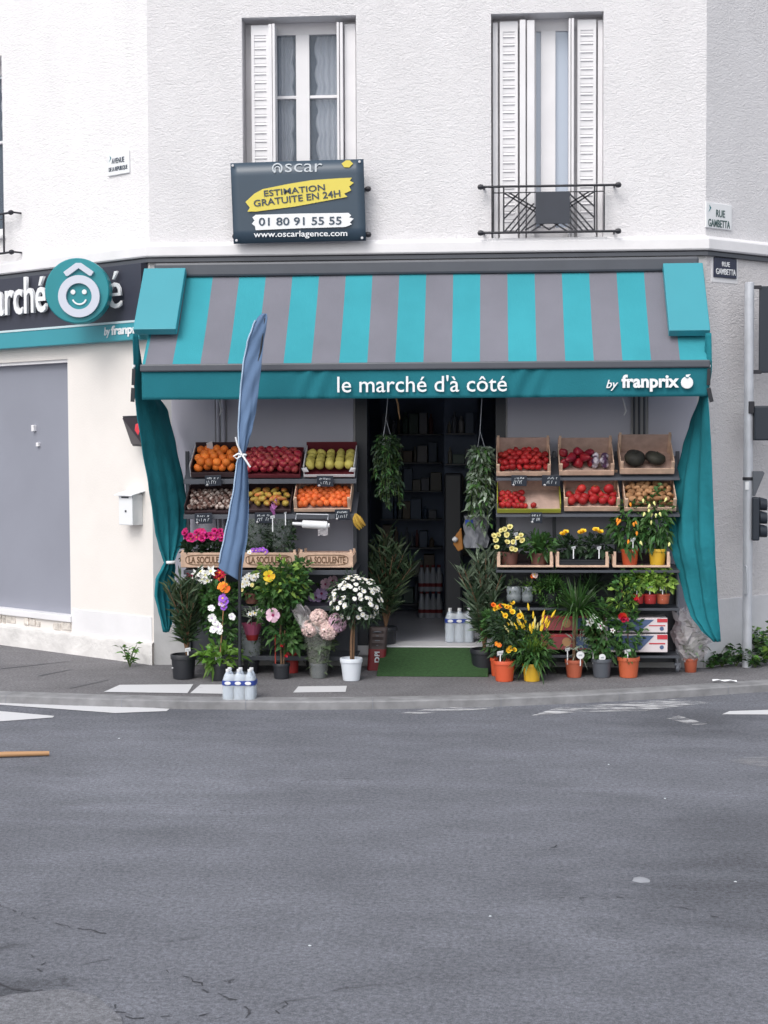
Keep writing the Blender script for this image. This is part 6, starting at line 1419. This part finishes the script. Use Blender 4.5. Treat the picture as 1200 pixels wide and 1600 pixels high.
c = at(430, 825, -.50); mb = MB(); tuft(mb, s, 16, .22, .03, .5, .3); mb.build('foliage', 'l_dark', t, recalc=False)
mb = MB()
for i in range(14):
    a = rnd.uniform(0, 6.28); mb.leaf(at(431 + rnd.uniform(-3, 3), 818 - i * 2.4, -.52), V((math.cos(a) * .7, math.sin(a) * .5, .9)), .12 - i * .004, .03, .05)
mb.build('bract', 'f_brac', t, recalc=False)
# --- weeds
def weed(label, spots, lm, L, wd, name='weed'):
    g = gnd(*spots[0][:2]); t = thing(name, label, 'weed', g, 'weeds at the wall foot'); lf = MB(); st = MB()
    for px, py, h, w_, n in spots:
        b = gnd(px, py); tips = [b + V((rnd.uniform(-1, 1) * w_, rnd.uniform(-.5, .5) * w_, h * rnd.uniform(.5, 1))) for _ in range(7)]; stems(st, b, tips, .004)
        for q in tips:
            for _ in range(n):
                u = rnd.uniform(.15, 1); lf.k = rnd.randrange(len(lm)); lf.leaf(b.lerp(q, u) + V((rnd.uniform(-.02, .02), rnd.uniform(-.02, .02), rnd.uniform(0, .02))), rdir(rnd.uniform(0, .8)), L * rnd.uniform(.6, 1.1), wd, .3)
    lf.build('foliage', lm, t, recalc=False); st.build('stem', 'gstem', t)
weed('small weed sprouting at the foot of the cream side wall', [(203, 1042, .22, .10, 9)], ['l_mid', 'l_bright'], .085, .022)
weed('low green weeds between the curtain foot and the signal pole', [(1128, 1042, .17, .14, 14), (1150, 1041, .20, .13, 14), (1112, 1044, .08, .08, 6)], ['l_mid', 'l_dark', 'l_mid'], .075, .04)
weed('taller weeds growing against the wall right of the signal pole', [(1180, 1043, .18, .14, 14), (1197, 1035, .38, .16, 20), (1205, 1040, .30, .15, 16)], ['l_mid', 'l_dark', 'l_bright'], .08, .042)

# ============================================================ INSIDE THE SHOP
def shop_shelf(label, pxa, pxb, Y, rows, seed, group):
    r = random.Random(seed); a, b = at(pxa, 800, Y), at(pxb, 800, Y); t = thing('shop_shelf', label, 'shelf', V(((a.x + b.x) / 2, Y, SILL)), 'shop shelving')
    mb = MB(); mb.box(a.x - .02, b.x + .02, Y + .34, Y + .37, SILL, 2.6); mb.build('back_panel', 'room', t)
    cols = [(.13, .05, .055), (.15, .145, .13), (.06, .09, .15), (.11, .12, .15), (.12, .09, .07), (.06, .10, .09), (.22, .22, .24)]
    h = (2.45 - SILL - .1) / rows
    for i in range(rows):
        z = SILL + .1 + h * i; MB().box(a.x, b.x, Y, Y + .33, z - .014, z).build('board', 'anth', t)
        x = a.x + .02
        while x < b.x - .08:
            w_ = r.uniform(.035, .12); hh = h * r.uniform(.30, .80)
            if x + w_ > b.x: break
            m = 'goods_%d' % r.randrange(7)
            if m not in M: M[m] = mat(m, cols[int(m[-1])], .5)
            o = MB()
            if w_ > .075: o.box(x, x + w_, Y + r.uniform(.01, .08), Y + .24, z + .001, z + hh)
            else: o.lathe(V((x + w_ / 2, Y + .1, z + .001)), [(w_ * .42, 0), (w_ * .45, .01), (w_ * .45, hh * .7), (w_ * .2, hh * .85), (w_ * .2, hh), (0, hh)], 12)
            tag(o.build('packaged_good', m, bevel=.004), label.split(' shelf')[0] and 'packaged grocery item on the dim shop shelf ' + group, 'grocery item', 'groceries ' + group); x += w_ + r.uniform(.003, .018)
    return t
shop_shelf('dim grocery shelf facing the doorway inside the shop', 594, 690, 2.7, 7, 3, 'facing the doorway')
shop_shelf('dim grocery shelf at the right inside the doorway', 696, 742, 1.6, 7, 5, 'at the right inside')
a, b = at(697, 760, .95), at(712, 860, .95); mb = MB(); mb.box(at(694, 800, .9).x, at(722, 800, .9).x, .9, 1.25, SILL, at(700, 740, .9).z); tag(mb.build('dark_doorway_box', 'blackp', bevel=.02), 'tall black box in place of an unidentified dark shape inside the doorway', 'dark shape')  # plain black box put in for an unidentified dark shape
M['milkp'] = mat('milk_plastic', (.30, .32, .36), .4)
# milk bottles in two tiers low on the shelf
for row, py in enumerate((976, 941)):
    for i in range(4):
        b = at(659 + i * 9, py, 2.3); b.z = at(672, py, 2.3).z if row else SILL + .001
        if not row: b.z = SILL + .001
        else: b.z = SILL + .281
        t = thing('milk_bottle', 'white milk bottle with a red band stacked on the shop floor', 'bottle', b, 'milk bottles on the shop floor')
        mb = MB(); mb.lathe(b, [(.034, 0), (.036, .01), (.036, .16), (.018, .23), (.016, .26), (0, .262)], 12); mb.build('bottle', 'milkp', t, smooth=60)
        mb = MB(); mb.lathe(b, [(.0365, .05), (.0368, .052), (.0368, .085), (.0365, .087)], 12); mb.build('label', 'coal_red', t); mb = MB(); mb.lathe(b, [(.018, .255), (.019, .28), (0, .281)], 10); mb.build('cap', 'coal_red', t)
# translucent bag pack and orange bag by the right jamb
c = at(742, 832, -.10); k = mpp(-.1); t = thing('bag_pack', 'pack of translucent grey bags hanging by the right door jamb', 'bags', c)
mb = MB(); rows = []
for i in range(8):
    u = i / 7; rows.append([at(725 + 38 * j / 10 + 2 * math.sin(i * 2 + j), 806 + 50 * u, -.16 + .06 * math.cos(math.pi * (j / 10 - .5)) * -1 + .02 * math.sin(j * 2.3 + i)) for j in range(11)])
mb.grid(rows); o = mb.build('bag', mat('grey_bag_film', (.22, .23, .26), .3, alpha=.8, bump=.7, bscale=20), t, smooth=180, recalc=False)
mb = MB(); mb.grid([[at(727 + 12 * j / 3, 812 + 4 * i, -.235 + .005 * (j % 2)) for j in range(4)] for i in range(3)]); mb.build('print', 'bluelabel', t)
c = at(714, 842, .1); mb = MB(); mb.prism([at(708, 850, .1), at(712, 836, .1), at(721, 824, .1), at(724, 858, .1), at(716, 862, .1)], (0, .06, 0)); mb.k = 1; mb.lathe(at(711, 843, .09), [(0, -.03), (.03, -.01), (.03, .01), (0, .03)], 10)
tag(mb.build('carrier_bag', [petal('tan_bag', (.32, .13, .04)), 'whitecrate'], bevel=.01), 'tan carrier bag glimpsed in the dark doorway', 'bag')
